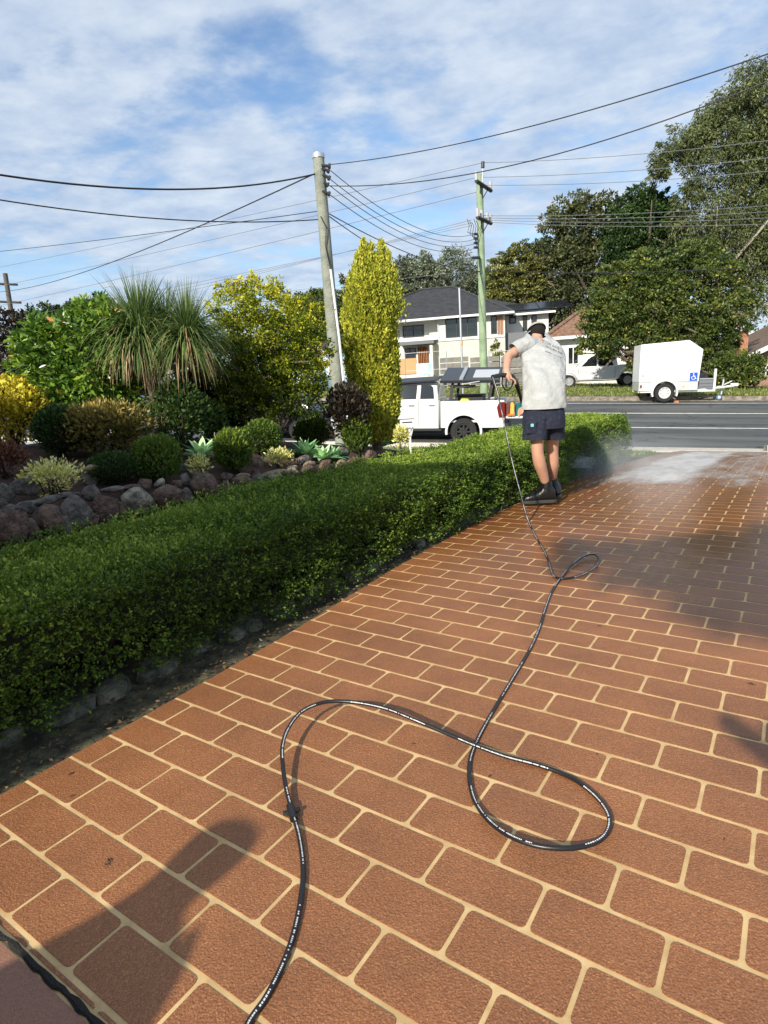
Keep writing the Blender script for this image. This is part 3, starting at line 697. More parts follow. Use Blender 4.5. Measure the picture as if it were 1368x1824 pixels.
ball_shrub('variegated_shrub', 'wide bronze and yellow leaved shrub behind the low dark mound', 'shrub', 196, 812, 727, 134, 'lf_bronze', 8, 5200, None, 'loose')
ball_shrub('cream_leaf_shrub', 'largest of the low cream-yellow shrubs, above the wall at the left', 'shrub', 99, 884, 827, 88, 'lf_cream', 7, 900, gY, 'loose')
ball_shrub('cream_leaf_shrub', 'smallest cream-yellow shrub below the left agave', 'shrub', 357, 850, 813, 36, 'lf_cream', 6, 330, gY, 'loose')
ball_shrub('cream_leaf_shrub', 'low cream-yellow shrub left of the middle agave cluster', 'shrub', 498, 834, 800, 48, 'lf_cream', 6, 420, gY, 'loose')
ball_shrub('cream_leaf_shrub', 'yellow shrub beside the white post at the end of the garden', 'shrub', 716, 799, 760, 26, 'lf_cream', 6, 380, gY, 'loose')
ball_shrub('purple_leaf_shrub', 'dark purple leaved shrub behind the foot of the golden conifer', 'shrub', 622, 790, 690, 74, 'lf_purple', 8, 3400, None, 'loose')
ball_shrub('bronze_leaf_shrub', 'brown and green shrub against the left foot of the golden conifer', 'shrub', 648, 780, 700, 40, 'lf_bronze', 7, 1400, None, 'loose')
ball_shrub('dark_shrub', 'dark leafy shrub in the shade to the right of the palm like tree', 'shrub', 330, 800, 690, 90, 'lf_dark', 9, 1500, None, 'loose')
ball_shrub('light_shrub', 'light green broad leaved shrub at the foot of the palm like tree', 'shrub', 318, 798, 742, 48, 'lf_ball', 11, 260, None, 'loose')
ball_shrub('light_shrub', 'light green loose shrub left of the round clipped ball under the golden bush', 'shrub', 372, 790, 720, 74, 'lf_ball', 10, 700, None, 'loose')

def agave(px, py, rpx, label, seed=0, n=22, hgt=.9):
    P = pt(px, py); k = np.linalg.norm(P - CC) / FPX; r = rpx * k * 1.25; rg = np.random.default_rng(seed); e = empty('agave', P, label, 'agave', 'pale green agaves in the garden bed')
    for i in range(n):
        f = i / n; az = i * 2.399 + rg.normal(0, .1); el = R(12 + 68 * f) + rg.normal(0, .06); L = r * rg.uniform(.85, 1.1) * (1.0 - .2 * f); w = L * 0.17
        d = np.array([math.cos(az), math.sin(az)]); sd = np.array([-d[1], d[0], 0]); V = []; K = 6
        for j in range(K + 1):
            g = j / K; out_ = L * g * math.cos(el - .35 * g * (1 - f)); up_ = L * g * math.sin(el) * hgt - L * .22 * g * g * (1 - f); hw = w * (0.62 + 1.5 * g - 2.1 * g * g) if g < .97 else 0.001
            c = P + np.array([d[0] * out_, d[1] * out_, up_ + r * .12]); hw = max(hw, .001)
            V += [c - sd * hw + np.array([0, 0, hw * .45]), c, c + sd * hw + np.array([0, 0, hw * .45])]
        F = []
        for j in range(K): a = j * 3; F += [(a, a + 1, a + 4, a + 3), (a + 1, a + 2, a + 5, a + 4)]
        me = mesh_np('leaf', V, F, True); at = me.attributes.new('tint', 'FLOAT', 'POINT'); t = rg.uniform(.25, 1)
        at.data.foreach_set('value', np.full(len(V), t, dtype=np.float32)); link('leaf', me, MATS['lf_agave'], e)
agave(360, 822, 40, 'pale green agave left of the upright clipped ball', 1)
agave(388, 808, 28, 'smaller half hidden agave behind the upright clipped ball', 2, 14)
agave(545, 818, 36, 'left rosette of the middle agave cluster', 3)
agave(576, 824, 32, 'front rosette of the middle agave cluster', 4)
agave(598, 820, 26, 'small right rosette of the middle agave cluster', 5, 16)
agave(684, 802, 44, 'largest agave, bluish green, beside the golden conifer', 6, 26)
agave(622, 800, 24, 'small light agave left of the cone shaped shrub', 7, 14)

# broad leaved tree (magnolia like)
def circles_at(lst, Y, grow=1.0):
    return [(At(a, b, Y + (c[0] if c else 0)), r * (Y / FPX) * grow) for a, b, r, *c in lst]
def tree(name, label, cat, basepx, Y, lst, nclump, nleaf, leaf, m, bark='bark', r0=.12, group=None, seed=0, trunk=True, zb=None, ends=None, **kw):
    b = At(basepx[0], basepx[1], Y)
    if zb is None: b[2] = zground(b[0], b[1]) - .05
    else: b[2] = zb
    e = empty(name, b, label, cat, group); cs = circles_at(lst, Y)
    o = crown('crown', cs, nclump, nleaf, leaf, MATS[m], e, **kw)
    if trunk: limbs('trunk', b, [cs[i_][0] for i_ in (ends or range(len(cs)))], r0, MATS[bark], e, seed)
    return e
tree('magnolia_tree', 'round topped tree with glossy broad green leaves at the left of the garden', 'tree', (150, 800), 7.0,
     [(130, 600, 48), (75, 610, 40), (190, 600, 52), (60, 660, 36), (110, 660, 56), (170, 665, 60), (225, 655, 50, .4), (95, 715, 44), (150, 720, 48), (205, 715, 42), (165, 560, 30), (215, 590, 42, .5), (245, 700, 36, .6), (150, 640, 60, .6)],
     1150, 16, 0.085, 'lf_magnolia', r0=.05, clump=.30, aspect=.42, spread=.7, fill=.5, zb=.6)
# yellow duranta
def dur_bias(P, T):
    z = P[:, 2]; h = (z - 1.0) / 1.9; return np.clip(T * 0.75 + 0.42 * h + 0.02, 0, 1)
E_ = tree('golden_duranta', 'large bushy shrub with bright yellow new leaves over dark green', 'shrub', (478, 800), 7.9,
     [(420, 545, 40), (475, 545, 46), (530, 570, 44), (395, 590, 36), (450, 600, 56), (510, 615, 54), (556, 625, 34), (410, 650, 46), (470, 665, 56), (530, 680, 50), (430, 705, 42), (490, 715, 42), (545, 715, 34), (475, 640, 80, .7), (560, 670, 26), (390, 700, 34, .5)],
     1900, 26, 0.040, 'lf_duranta', r0=.05, clump=.26, aspect=.5, spread=.7, fill=.45, zb=.3, tint_bias=dur_bias)
# spiky shoots on its top
Pq = []; Aq = []; Tq = []
for (x0, y0, x1, y1) in [(395, 540, 384, 505), (410, 535, 405, 500), (430, 525, 428, 492), (442, 520, 448, 482), (455, 522, 462, 500), (475, 530, 478, 505), (500, 545, 515, 520), (520, 560, 538, 535), (545, 575, 556, 545), (380, 560, 368, 535), (560, 640, 582, 630), (565, 655, 586, 645), (465, 515, 450, 490), (415, 530, 418, 508), (488, 535, 494, 515)]:
    Pq = []; Aq = []; Tq = []
    a = At(x0, y0, 7.8); b = At(x1, y1, 7.8)
    for k in range(60):
        f = rng.uniform(0, 1); p = a * (1 - f) + b * f + rng.normal(0, .022 * (1.15 - f), 3); Pq.append(p); Aq.append(unit(b - a) * .6 + rng.normal(0, .7, 3)); Tq.append(.7 + .3 * f)
    leaves('shoot', np.array(Pq), np.array(Aq), .045, .5, np.array(Tq), MATS['lf_duranta'], E_)
tree('evergreen_shrub', 'dark green bushy shrub filling the gap between palm like tree and golden duranta', 'shrub', (385, 800), 8.3,
     [(345, 660, 40), (380, 690, 46), (350, 720, 40), (400, 740, 38), (440, 740, 34), (330, 700, 30)], 300, 16, .08, 'lf_dark', r0=.04, clump=.35, fill=.3, zb=.3)
# palm like tree with strap leaves (cordyline / ponytail palm)
def strap_head(c, r, n, seed, brown=0.24, updir=(0, 0, 1)):
    rg = np.random.default_rng(seed); V = []; F = []; T = []; K = 7
    for i in range(n):
        az = rg.uniform(0, 2 * math.pi); el = R(88 - 108 * rg.uniform(0, 1) ** .8); L = r * rg.uniform(1.0, 1.55) * (.95 if el > 1 else 1); d = np.array([math.cos(az) * math.cos(el), math.sin(az) * math.cos(el), math.sin(el)])
        w = r * 0.013 * rg.uniform(.7, 1.3); p = np.array(c, float) + d * r * .05; sd = unit(np.cross(d, [0, 0, 1.0]) + rg.normal(0, .2, 3)); b = len(V); droop = rg.uniform(.35, 1.25) * (1.0 if el < 1.05 else .35)
        isb = rg.uniform() < (brown if el < .5 else .03); t = rg.uniform(.9, 1) if isb else rg.uniform(.1, .84)
        if isb: droop += 1.2
        for j in range(K + 1):
            g = j / K; ww = w * (1 - g ** 2) + .0004; V += [p - sd * ww, p + sd * ww]; T += [t, t]
            d = unit(d + np.array([0, 0, -droop * .32 * (.4 + g)])); p = p + d * L / K
        F += [(b + 2 * j, b + 2 * j + 1, b + 2 * j + 3, b + 2 * j + 2) for j in range(K)]
    return V, F, T
P0_ = pt(285, 790); zb = P0_[2]; Yp = P0_[1]
palm = empty('strap_leaf_palm', P0_, 'palm like tree with drooping heads of thin strap leaves, brown skirts and bare branching trunk', 'tree')
heads = [((250, 602), 80, 900, 0), ((216, 616), 64, 480, 1), ((334, 606), 72, 900, 2), ((296, 592), 66, 520, 5), ((286, 718), 44, 240, 3), ((268, 582), 62, 420, 4), ((352, 596), 52, 340, 6)]
q = MB()
tr0 = [P0_ + np.array([0, 0, -.05]), At(284, 760, Yp), At(278, 725, Yp), At(268, 690, Yp), At(261, 660, Yp)]
q.tube(tr0, [.085, .06, .045, .036, .03], 10)
for (hx, hy), a, n_, _ in heads:
    s_ = tr0[4] if hx < 275 else tr0[3]
    if hy > 690: s_ = tr0[2]
    e_ = At(hx, hy, Yp); q.tube([s_, (s_ + e_) / 2 + np.array([0, 0, .03]), e_], [.03, .026, .022], 8)
q.build('trunk', MATS['bark'], palm, smooth=True, local=False)
for (hx, hy), rpx, n_, sd_ in heads:
    c = At(hx, hy, Yp + (0.25 if sd_ in (4, 5, 6) else 0)); V, F, T = strap_head(c, rpx * Yp / FPX, n_, sd_)
    me = mesh_np('leaf_head', V, F); at = me.attributes.new('tint', 'FLOAT', 'POINT'); at.data.foreach_set('value', np.array(T, dtype=np.float32)); link('leaf_head', me, MATS['lf_cordyline'], palm)
# golden conifer: many upright plumes of scale leaves
Pc = At(672, 790, 8.9); Pc[2] = .3
con = empty('golden_conifer', Pc, 'tall columnar golden green conifer with three pointed tips', 'conifer tree')
def con_r(f, az):   # radius against height fraction
    return 0.325 * np.interp(f, [0, .08, .3, .62, .8, .92, 1], [.66, .84, 1.0, .95, .72, .45, .3]) * (1 + .07 * np.sin(az * 3 + f * 9) + .04 * np.sin(az * 7 - f * 21))
Hc = At(672, 432, 8.9)[2] - Pc[2]; Ps = []; As = []; Ts = []
for i in range(3000):
    f = rng.uniform(0, .80); az = rng.uniform(0, 2 * math.pi); rad = con_r(f, az) * rng.uniform(.84, 1.03) * (1 + .09 * math.sin(az * 8 + f * 37) * math.sin(f * 61 + az * 3)); lean = At(672 - 6 * (1 - f) * 0, 600, 8.9)
    c = np.array([Pc[0] + math.cos(az) * rad, Pc[1] + math.sin(az) * rad, Pc[2] + Hc * f]); o_ = np.array([math.cos(az), math.sin(az), 0]); hgt = rng.uniform(.10, .2); m_ = 26; tb = rng.uniform(.12, .8)
    g = rng.uniform(0, 1, m_); pp = c + np.outer(g, np.array([0, 0, hgt]) + o_ * .04) + rng.normal(0, 1, (m_, 3)) * (.026 * (1.1 - g))[:, None]
    Ps.append(pp); As.append(np.tile(np.array([0, 0, 1.0]) + o_ * .45, (m_, 1))); Ts.append(np.clip(tb + .25 * g + rng.normal(0, .12, m_), 0, 1))
for (tx, ty, tyb, w) in [(647, 428, 545, .16), (661, 436, 540, .15), (679, 430, 545, .16), (653, 446, 540, .13), (690, 448, 550, .14), (638, 452, 540, .13), (670, 455, 560, .18), (684, 462, 560, .18), (700, 478, 560, .13), (632, 478, 560, .12), (655, 470, 570, .2)]:
    a = At(tx, tyb, 8.9 + rng.uniform(-.15, .15)); b = At(tx, ty, 8.9); m_ = 2600; g = rng.uniform(0, 1, m_) ** 1.15
    pp = a * (1 - g)[:, None] + b * g[:, None] + rng.normal(0, 1, (m_, 3)) * (w * .55 * (1 - g) + .012)[:, None]; Ps.append(pp); As.append(np.tile([0, 0, 1.0], (m_, 1))); Ts.append(np.clip(.45 + .3 * g + rng.normal(0, .15, m_), 0, 1))
leaves('foliage', np.concatenate(Ps), np.concatenate(As), .043, .5, np.concatenate(Ts), MATS['lf_conifer'], con, spread=.42)
q = MB(); q.tube([Pc + np.array([0, 0, -.1]), Pc + np.array([0, 0, Hc * .85])], [.08, .02], 8); q.build('trunk', MATS['bark'], con, local=False)
q = MB(); q.tube([Pc + np.array([0, 0, Hc * f]) for f in (0.02, .15, .4, .68, .80)], [.2, .27, .31, .24, .12], 14); q.build('inner_twigs', mat('con_core', (.06, .075, .012), .95, noise=(25, (.16, .17, .02), 6), bump=(30, 1, .05)), con, smooth=True, local=False)
# white letterbox on a post at the garden's end
mat('white_paint', (.80, .79, .76), .5)
b = At(731, 796, 8.6); k = 8.6 / FPX
lb = empty('white_letterbox', (b[0], b[1], b[2]), 'small ornate white letterbox on a white post at the end of the garden', 'letterbox')
q = MB(); q.box(-.016, .016, -.016, .016, -.25, .27); q.box(-.025, .025, -.025, .025, .02, .05); q.build('post', MATS['white_paint'], lb, bevel=.003)
q = MB(); q.box(-.13, .07, -.06, .06, .28, .40); q.build('box', MATS['white_paint'], lb, bevel=.006)
q = MB(); q.prism([(-.16, .40), (.10, .40), (.03, .50), (-.09, .50)], -.08, .08); q.build('roof', MATS['white_paint'], lb, bevel=.006)
q = MB(); q.box(-.10, .04, -.065, -.0605, .345, .36); q.build('mail_slot', MATS['black_joint'], lb)
q = MB(); q.tube([(-.10, 0, .28), (-.07, 0, .2), (-.015, 0, .13)], .012, 6); q.tube([(.05, 0, .28), (.03, 0, .2), (.015, 0, .15)], .010, 6); q.build('bracket', MATS['white_paint'], lb)
# weeds beside the hedge foot near the worker's boots
leafmat('lf_weed', [(0.0, (0.10, 0.16, 0.03)), (1.0, (0.35, 0.36, 0.14))])
for (px, py, h_, lab) in [(908, 896, 44, 'tall grassy weed beside the boots at the foot of the hedge'), (893, 912, 22, 'small grassy weed left of the tall one at the drive edge')]:
    P = G(px, py); e = empty('grass_weed', P, lab, 'weed', 'weeds at the foot of the hedge'); V, F, T = strap_head(P, h_ * P[1] / FPX * .8, 14, int(px)); V = [(p_ - P) * np.array([.5, .5, 1.3]) * (1, 1, 1) + P for p_ in V]
    V = [np.array([v[0], v[1], max(v[2], P[2])]) for v in V]
    me = mesh_np('blades', V, F); at = me.attributes.new('tint', 'FLOAT', 'POINT'); at.data.foreach_set('value', np.array(T, dtype=np.float32)); link('blades', me, MATS['lf_weed'], e)
# ================================================================== POLES AND WIRES
mat('grey_wood', (0.19, 0.205, 0.165), 0.85, noise=(4, (0.33, 0.34, 0.28), 10, .35, .65), bump=(25, .8, .02))
mat('green_wood', (0.20, 0.28, 0.17), 0.85, noise=(2.2, (0.34, 0.43, 0.26), 10, .35, .65), bump=(20, .8, .02))
mat('old_wood', (0.12, 0.10, 0.085), 0.9)
mat('galv', (0.55, 0.56, 0.57), 0.45, metal=.6)
mat('dark_metal', (0.03, 0.03, 0.033), 0.5)
mat('cable', (0.02, 0.02, 0.022), 0.6)
mat('alu_cable', (0.16, 0.165, 0.18), 0.5)
mat('insulator', (0.5, 0.5, 0.5), 0.3)
def pole(name, label, top, base, rt, rb, m):
    e = empty(name, base, label, 'power pole')
    mb = MB(); pts = [base + (top - base) * f for f in np.linspace(0, 1, 9)]; mb.tube(pts, [rb + (rt - rb) * f for f in np.linspace(0, 1, 9)], 16); mb.build('post', MATS[m], e, smooth=True, local=False)
    return e
YL = 15.0; lt, lb_ = At(567, 277, YL), At(606, 745, YL); lb_[2] = min(lb_[2], zground(lb_[0], lb_[1])); 
pl = pole('power_pole', 'grey weathered timber power pole leaning left behind the golden duranta', lt, lb_, .125, .165, 'grey_wood')
MB().tube([lt + np.array([0, 0, -.06]), lt + np.array([0, 0, .03])], .14, 16).build('cap', MATS['galv'], pl, local=False)
MB().tube([At(589, 480, YL - .16), At(604, 600, YL - .16), At(613, 690, YL - .16)], .03, 8).build('conduit', MATS['white_paint'], pl, local=False)
MB().tube([At(571, 385, YL - .16), At(581, 405, YL - .17), At(580, 440, YL - .17), At(589, 480, YL - .16)], .011, 6).build('lead_wire', MATS['cable'], pl, local=False)
for (x0, y0, x1, y1) in [(573, 295, 589, 296), (573, 300, 587, 305), (575, 311, 588, 318), (577, 325, 585, 330), (574, 341, 588, 346)]:
    q = MB(); a, b = At(x0, y0, YL - .1), At(x1, y1, YL - .1); q.tube([a, b], .035, 8); q.tube([b - (b - a) * .25, b], .055, 10); q.build('insulator', MATS['dark_metal'], pl, local=False)
YG = 26.0; gt, gb = At(854, 311, YG), At(863, 735, YG); gb[2] = min(gb[2], zground(gb[0], gb[1]))
pg = pole('power_pole', 'green treated timber power pole with two black crossarms across the road', gt, gb, .13, .17, 'green_wood')
def crossarm(x0, y0, x1, y1, ins):
    a, b = At(x0, y0, YG - .6), At(x1, y1, YG + .35); MB().tube([a, b], .075, 6).build('crossarm', MATS['dark_metal'], pg, local=False)
    for f in ins:
        c = a + (b - a) * f; MB().tube([c + np.array([0, 0, .03]), c + np.array([0, 0, .32])], [.05, .07], 8).build('insulator', MATS['insulator'], pg, local=False)
    m_ = a + (b - a) * .55; lo = At(860, (y0 + y1) / 2 + 22, YG - .15)
    for f in (.25, .8): c = a + (b - a) * f; MB().tube([c, lo], .018, 5).build('brace', MATS['dark_metal'], pg, local=False)
crossarm(848, 322, 875, 340, [.02, .95]); crossarm(850, 387, 875, 398, [.03, .3, .7, .95])
MB().tube([At(859, 325, YG - .1), At(860, 300, YG - .1)], .02, 6).build('pin', MATS['galv'], pg, local=False)
MB().tube([At(860, 299, YG - .1), At(860, 288, YG - .1)], .07, 8).build('insulator', MATS['dark_metal'], pg, local=False)
MB().tube([At(854, 484, YG - .2), At(849, 484, YG - .7)], .03, 6).tube([At(853, 459, YG - .2), At(842, 459, YG - .9)], [.07, .05], 6).build('street_lamp', MATS['dark_metal'], pg, local=False)
for k in range(4): MB().tube([At(850, 417 + 8 * k, YG - .15), At(845, 417 + 8 * k, YG - .3)], .05, 7).build('insulator', MATS['dark_metal'], pg, local=False)
for k in range(5): x_ = 832 + 4 * k; MB().tube([At(x_, 390 + 3 * (k % 3), YG - .4), At(x_ + 4, 402, YG - .4), At(x_ + 1, 414 + 3 * k, YG - .3), At(849, 418 + 6 * k, YG - .2)], .012, 5).build('lead_wire', MATS['cable'], pg, local=False)
YD = 48.0; dt, db = At(9, 487, YD), At(24, 600, YD); db[2] = 0
pd = pole('power_pole', 'distant small dark power pole at the far left edge', dt, db, .16, .2, 'old_wood')
for y_ in (506, 538): MB().tube([At(-14 + (y_ - 506) * .2, y_ - 1, YD), At(31 + (y_ - 506) * .2, y_ + 1, YD)], .09, 6).build('crossarm', MATS['dark_metal'], pd, local=False)
b = At(824, 670, 27); b[2] = zground(b[0], b[1]); t_ = At(818, 513, 27)
cp_ = empty('steel_post', b, 'thin galvanised steel post standing in front of the two storey house', 'post'); MB().tube([b, t_], .045, 10).build('tube', MATS['galv'], cp_, smooth=True, local=False)
MB().tube([b + np.array([0, 0, 2.1]), b + np.array([0, 0, 2.3])], .05, 10).build('reflector_band', mat('orange_band', (.7, .3, .03), .5), cp_, local=False)

def wire(p, q_, sag, r, label, m='cable', group=None):
    pts = []
    for i in range(25):
        f = i / 24; c = np.array(p) * (1 - f) + np.array(q_) * f; c[2] -= sag * 4 * f * (1 - f); pts.append(c)
    o = MB().tube(pts, r, 5).build('overhead_wire', MATS[m], None, smooth=True); tag(o, label, 'power line', group)
LP = lambda x, y: At(x, y, YL); GP = lambda x, y: At(x, y, YG)
wire(At(-260, 262, 9), LP(566, 309), .42, .017, 'thickest black service cable sagging to the grey pole from the left', 'cable')
wire(At(-260, 308, 10), LP(568, 391), .28, .012, 'lower black service cable reaching the grey pole from the left edge', 'cable')
wire(At(-200, 466, 30), LP(569, 376), .1, .009, 'thin wire rising gently from the left edge to the middle of the grey pole', 'cable')
wire(At(0, 520, YD), LP(570, 305), .5, .016, 'black wire from the distant left pole up to the top of the grey pole', 'cable')
wire(At(1800, -60, 7), LP(588, 293), .30, .009, 'topmost wire from the grey pole up to the right edge of the sky', 'cable')
wire(At(1800, -50, 8), LP(585, 331), .62, .010, 'second wire from the grey pole crossing above the green pole to the right', 'cable')
gS = 'four sagging street wires between the two timber poles'
for k, (a, c) in enumerate([((589, 304), (846, 417)), ((588, 319), (846, 426)), ((588, 331), (846, 434)), ((588, 347), (846, 442))]):
    wire(LP(*a), At(c[0], c[1], YG - .3), .55, .010, ['topmost', 'second', 'third', 'lowest'][k] + ' of four thin wires sagging from the grey pole to the green pole', 'alu_cable', gS)
wire(LP(583, 379), At(846, 483, YG), .25, .012, 'upper of two dark wires from mid grey pole to low green pole', 'cable')
wire(LP(583, 383), At(760, 480, 36), .25, .012, 'lower of two dark wires running from the grey pole towards the far trees', 'cable')
wire(At(400, 536, 40), At(855, 484, YG), .4, .016, 'dark wire passing before the house trees to the low band of the green pole', 'cable')
wire(At(868, 482, YG), At(1700, 442, 22), .35, .016, 'low dark wire from the green pole across the right-hand trees', 'cable')
wire(At(-300, 600, 60), At(856, 481, YG + 1), .1, .008, 'faint wire low in the sky behind the conifer', 'alu_cable')
gH = 'high thin wires on the green pole'
O_ = ['highest', 'middle', 'lowest']; QI = ['topmost', 'second', 'third', 'lowest']
for kk, (a, c, d) in enumerate([((860, 290), (-500, 560), (1750, 192)), ((850, 316), (-500, 600), (1750, 228)), ((850, 342), (-500, 640), (1750, 258))]):
    wire(At(c[0], c[1], 62), GP(*a), .5, .011, O_[kk] + ' of the three thin wires in the sky left of the green pole top', 'alu_cable', gH + ' to the left')
    wire(GP(a[0] + (14 if a[1] > 330 else 0), a[1] - (12 if a[1] > 330 else 0)), At(d[0], d[1], 20), .3, .010, O_[kk] + ' of the three thin wires from the green pole top to the tall gum', 'alu_cable', gH + ' to the right')
for k in range(4):
    wire(GP(852 + 7 * k, 384 + 4 * k), At(1750, 326 + 16 * k, 21), .3, .009, QI[k] + ' of the four wires running right from the lower crossarm', 'alu_cable', 'lower wires to the right of the green pole')
    if k < 3: wire(At(-500, 700 - 25 * k, 70), GP(840, 392 + 5 * k), .5, .009, ['lowest', 'middle', 'highest'][k] + ' of the three faint wires left of the lower crossarm', 'alu_cable', 'lower wires to the left of the green pole')

# ================================================================== VEHICLES
mat('car_white', (0.80, 0.81, 0.80), 0.22, coat=.6, bump=(1.5, .04, .01))
mat('car_dark', (0.02, 0.022, 0.028), 0.2, coat=.8)
mat('car_silver', (0.42, 0.43, 0.45), 0.3, metal=.5, coat=.5)
mat('glass', (0.015, 0.02, 0.022), 0.05, spec=.8)
mat('tyre', (0.018, 0.018, 0.018), 0.85, bump=(60, .4, .01))
mat('rim_black', (0.025, 0.025, 0.026), 0.4)
mat('rim_silver', (0.62, 0.62, 0.62), 0.35, metal=.7)
mat('rim_white', (0.72, 0.72, 0.70), 0.5)
mat('black_plastic', (0.02, 0.021, 0.023), 0.5)
mat('canvas_black', (0.028, 0.03, 0.034), 0.38)
mat('tail_red', (0.16, 0.012, 0.01), 0.25)
mat('lamp_clear', (0.75, 0.75, 0.72), 0.15)
def roadM(t, n, z, slope=LONG, yaw=0.0):
    x, y = w2(t, n); X = Vector((TR[0], TR[1], -slope)).normalized(); Y_ = Vector((NR[0], NR[1], 0.0)); Z = X.cross(Y_).normalized(); Y_ = Z.cross(X)
    m = Matrix(((X.x, Y_.x, Z.x, x), (X.y, Y_.y, Z.y, y), (X.z, Y_.z, Z.z, z), (0, 0, 0, 1)))
    return m @ Matrix.Rotation(yaw, 4, 'Z')
def arc(cx_, cz, r, a0, a1, n=12): return [(cx_ + r * math.cos(R(a0 + (a1 - a0) * i / n)), cz + r * math.sin(R(a0 + (a1 - a0) * i / n))) for i in range(n + 1)]
def wheel(par, x, z, r, y0, w, rim, spokes=6, side=-1):
    e = bpy.data.objects.new('wheel', None); COL.objects.link(e); e.parent = par; e.location = (x, y0, z)
    MB().ring((0, 0), r * .62, r, 0, w, 36).build('tyre', MATS['tyre'], e, smooth=True)
    q = MB(); f = .02 if side < 0 else w - .02
    q.ring((0, 0), r * .52, r * .64, .02, w - .02, 32); q.cyl((0, f, 0), (0, f + .05 * -side, 0), r * .14, 16); q.cyl((0, w * .5, 0), (0, w * .55, 0), r * .6, 24)
    for k in range(spokes):
        a = 2 * math.pi * k / spokes; c, s_ = math.cos(a), math.sin(a); p = []
        for rr, ww in ((.1, .075), (.56, .05)):
            for sg in (-1, 1): p.append((r * rr * c - sg * r * ww * s_, r * rr * s_ + sg * r * ww * c))
        P = [p[0], p[1], p[3], p[2]]; q.prism(P, f, f - .03 * side)
    q.build('rim', MATS[rim], e, smooth=True)
    return e
def side_poly(xs, arches, zb, prof):
    """prof: upper outline going from the right end to the left; arches: list of (x, z, r) cut from the bottom"""
    pts = [(xs[0], zb)]
    for ax, az, ar in arches:
        a = math.degrees(math.asin(min(1, max(-1, (zb - az) / ar)))); pts += arc(ax, az, ar, 180 - a, a, 14)
    pts += [(xs[1], zb)]; return pts + prof

# --- the worker's white ute
Pw = At(825, 769, 16.5); t0, n0 = st(Pw[0], Pw[1]); zg = Pw[2] - .36
ute = empty('ute', (0, 0, 0), 'white utility truck with raised black tray lid and open tailgate parked behind the hedge', 'utility truck', mat=roadM(t0, n0, zg, slope=0.035))
WD = 1.72
def slab_side(poly, y, th): return MB().prism(poly, y, y + th)
tub = side_poly((-.63, 1.06), [(0, .36, .45)], .46, [(1.08, .62), (1.08, 1.16), (1.05, 1.19), (-.63, 1.18)])
q = MB(); q.prism(tub, 0.0, 0.06); q.prism(tub, WD - .06, WD); q.box(-.63, -.58, .06, WD - .06, .5, 1.17); q.box(-.6, 1.05, .06, WD - .06, .60, .66)
q.build('tub', MATS['car_white'], ute, bevel=.012, smooth=True)
flare = arc(0, .36, .50, 190, -10, 20) + arc(0, .36, .44, -10, 190, 20); q = MB(); q.prism(flare, -.035, .02); q.build('wheel_arch', MATS['car_white'], ute, bevel=.006, smooth=True)
q = MB(); q.prism(arc(0, .36, .445, 190, -10, 20), .3, .34); q.box(-2.6, .9, .3, WD - .3, .3, .5); q.build('chassis', MATS['black_plastic'], ute)
cab = side_poly((-3.75, -.67), [(-2.95, .36, .45)], .44, [(-.67, 1.2), (-.71, 1.24), (-2.72, 1.24), (-3.55, 1.12), (-3.78, .95), (-3.8, .6)])
q = MB(); q.prism(cab, .0, WD); q.build('cab', MATS['car_white'], ute, bevel=.02, smooth=True)
q = MB(); gh = [(-.69, 1.22), (-.74, 1.60), (-.86, 1.70), (-1.1, 1.725), (-2.0, 1.715), (-2.2, 1.66), (-2.85, 1.22)]
n_ = len(gh); ins = [(z - 1.22) / .40 * .115 for x, z in gh]
Vv = [(x, i_, z) for (x, z), i_ in zip(gh, ins)] + [(x, WD - i_, z) for (x, z), i_ in zip(gh, ins)]
q.add(Vv, [tuple(range(n_)), tuple(range(2 * n_ - 1, n_ - 1, -1))] + [(i, (i + 1) % n_, (i + 1) % n_ + n_, i + n_) for i in range(n_)]); q.build('roof', MATS['car_white'], ute, bevel=.015, smooth=True)
def yslant(z): return max(0, (z - 1.22) / .40) * .115 - .008
def win(poly, nm='window', m='glass', off=0.0):
    k_ = len(poly); V_ = [(x, yslant(z) - .004 - off, z) for x, z in poly] + [(x, yslant(z) + .01, z) for x, z in poly]
    MB().add(V_, [tuple(range(k_)), tuple(range(2 * k_ - 1, k_ - 1, -1))] + [(i, i + k_, (i + 1) % k_ + k_, (i + 1) % k_) for i in range(k_)]).build(nm, MATS[m], ute)
win([(-.80, 1.25), (-.84, 1.55), (-.90, 1.61), (-1.17, 1.62), (-1.19, 1.25)]); win([(-1.30, 1.25), (-1.28, 1.62), (-1.98, 1.62), (-2.15, 1.55), (-2.55, 1.25)])
q = MB(); q.prism([(-.76, 1.63), (-.78, 1.66), (-2.0, 1.66), (-2.0, 1.635)], .08, .13); q.build('weather_shield', MATS['black_plastic'], ute)
for x in (-.70, -1.235, -2.35): MB().box(x - .006, x + .006, -.002, .02, .50, 1.2).build('door_gap', MATS['black_plastic'], ute)
for x in (-1.42, -.86): MB().box(x - .09, x + .07, -.03, .0, 1.06, 1.10).build('door_handle', MATS['car_silver'], ute, bevel=.006)
MB().box(-.16, .02, -.004, .01, .93, 1.06).build('fuel_flap', MATS['car_white'], ute, bevel=.012)
MB().prism([(.93, .72), (.87, 1.0), (.93, 1.14), (1.085, 1.15), (1.085, .72)], -.006, .2).build('tail_light', MATS['tail_red'], ute, bevel=.01)
MB().box(1.0, 1.2, .02, WD - .02, .42, .58).build('rear_bumper', MATS['black_plastic'], ute, bevel=.02)
MB().box(1.10, 1.60, .10, WD - .10, .70, .755).build('tailgate', MATS['car_white'], ute, bevel=.012)
MB().box(-2.65, -.6, -.02, .06, .38, .44).build('side_step', MATS['black_plastic'], ute, bevel=.01)
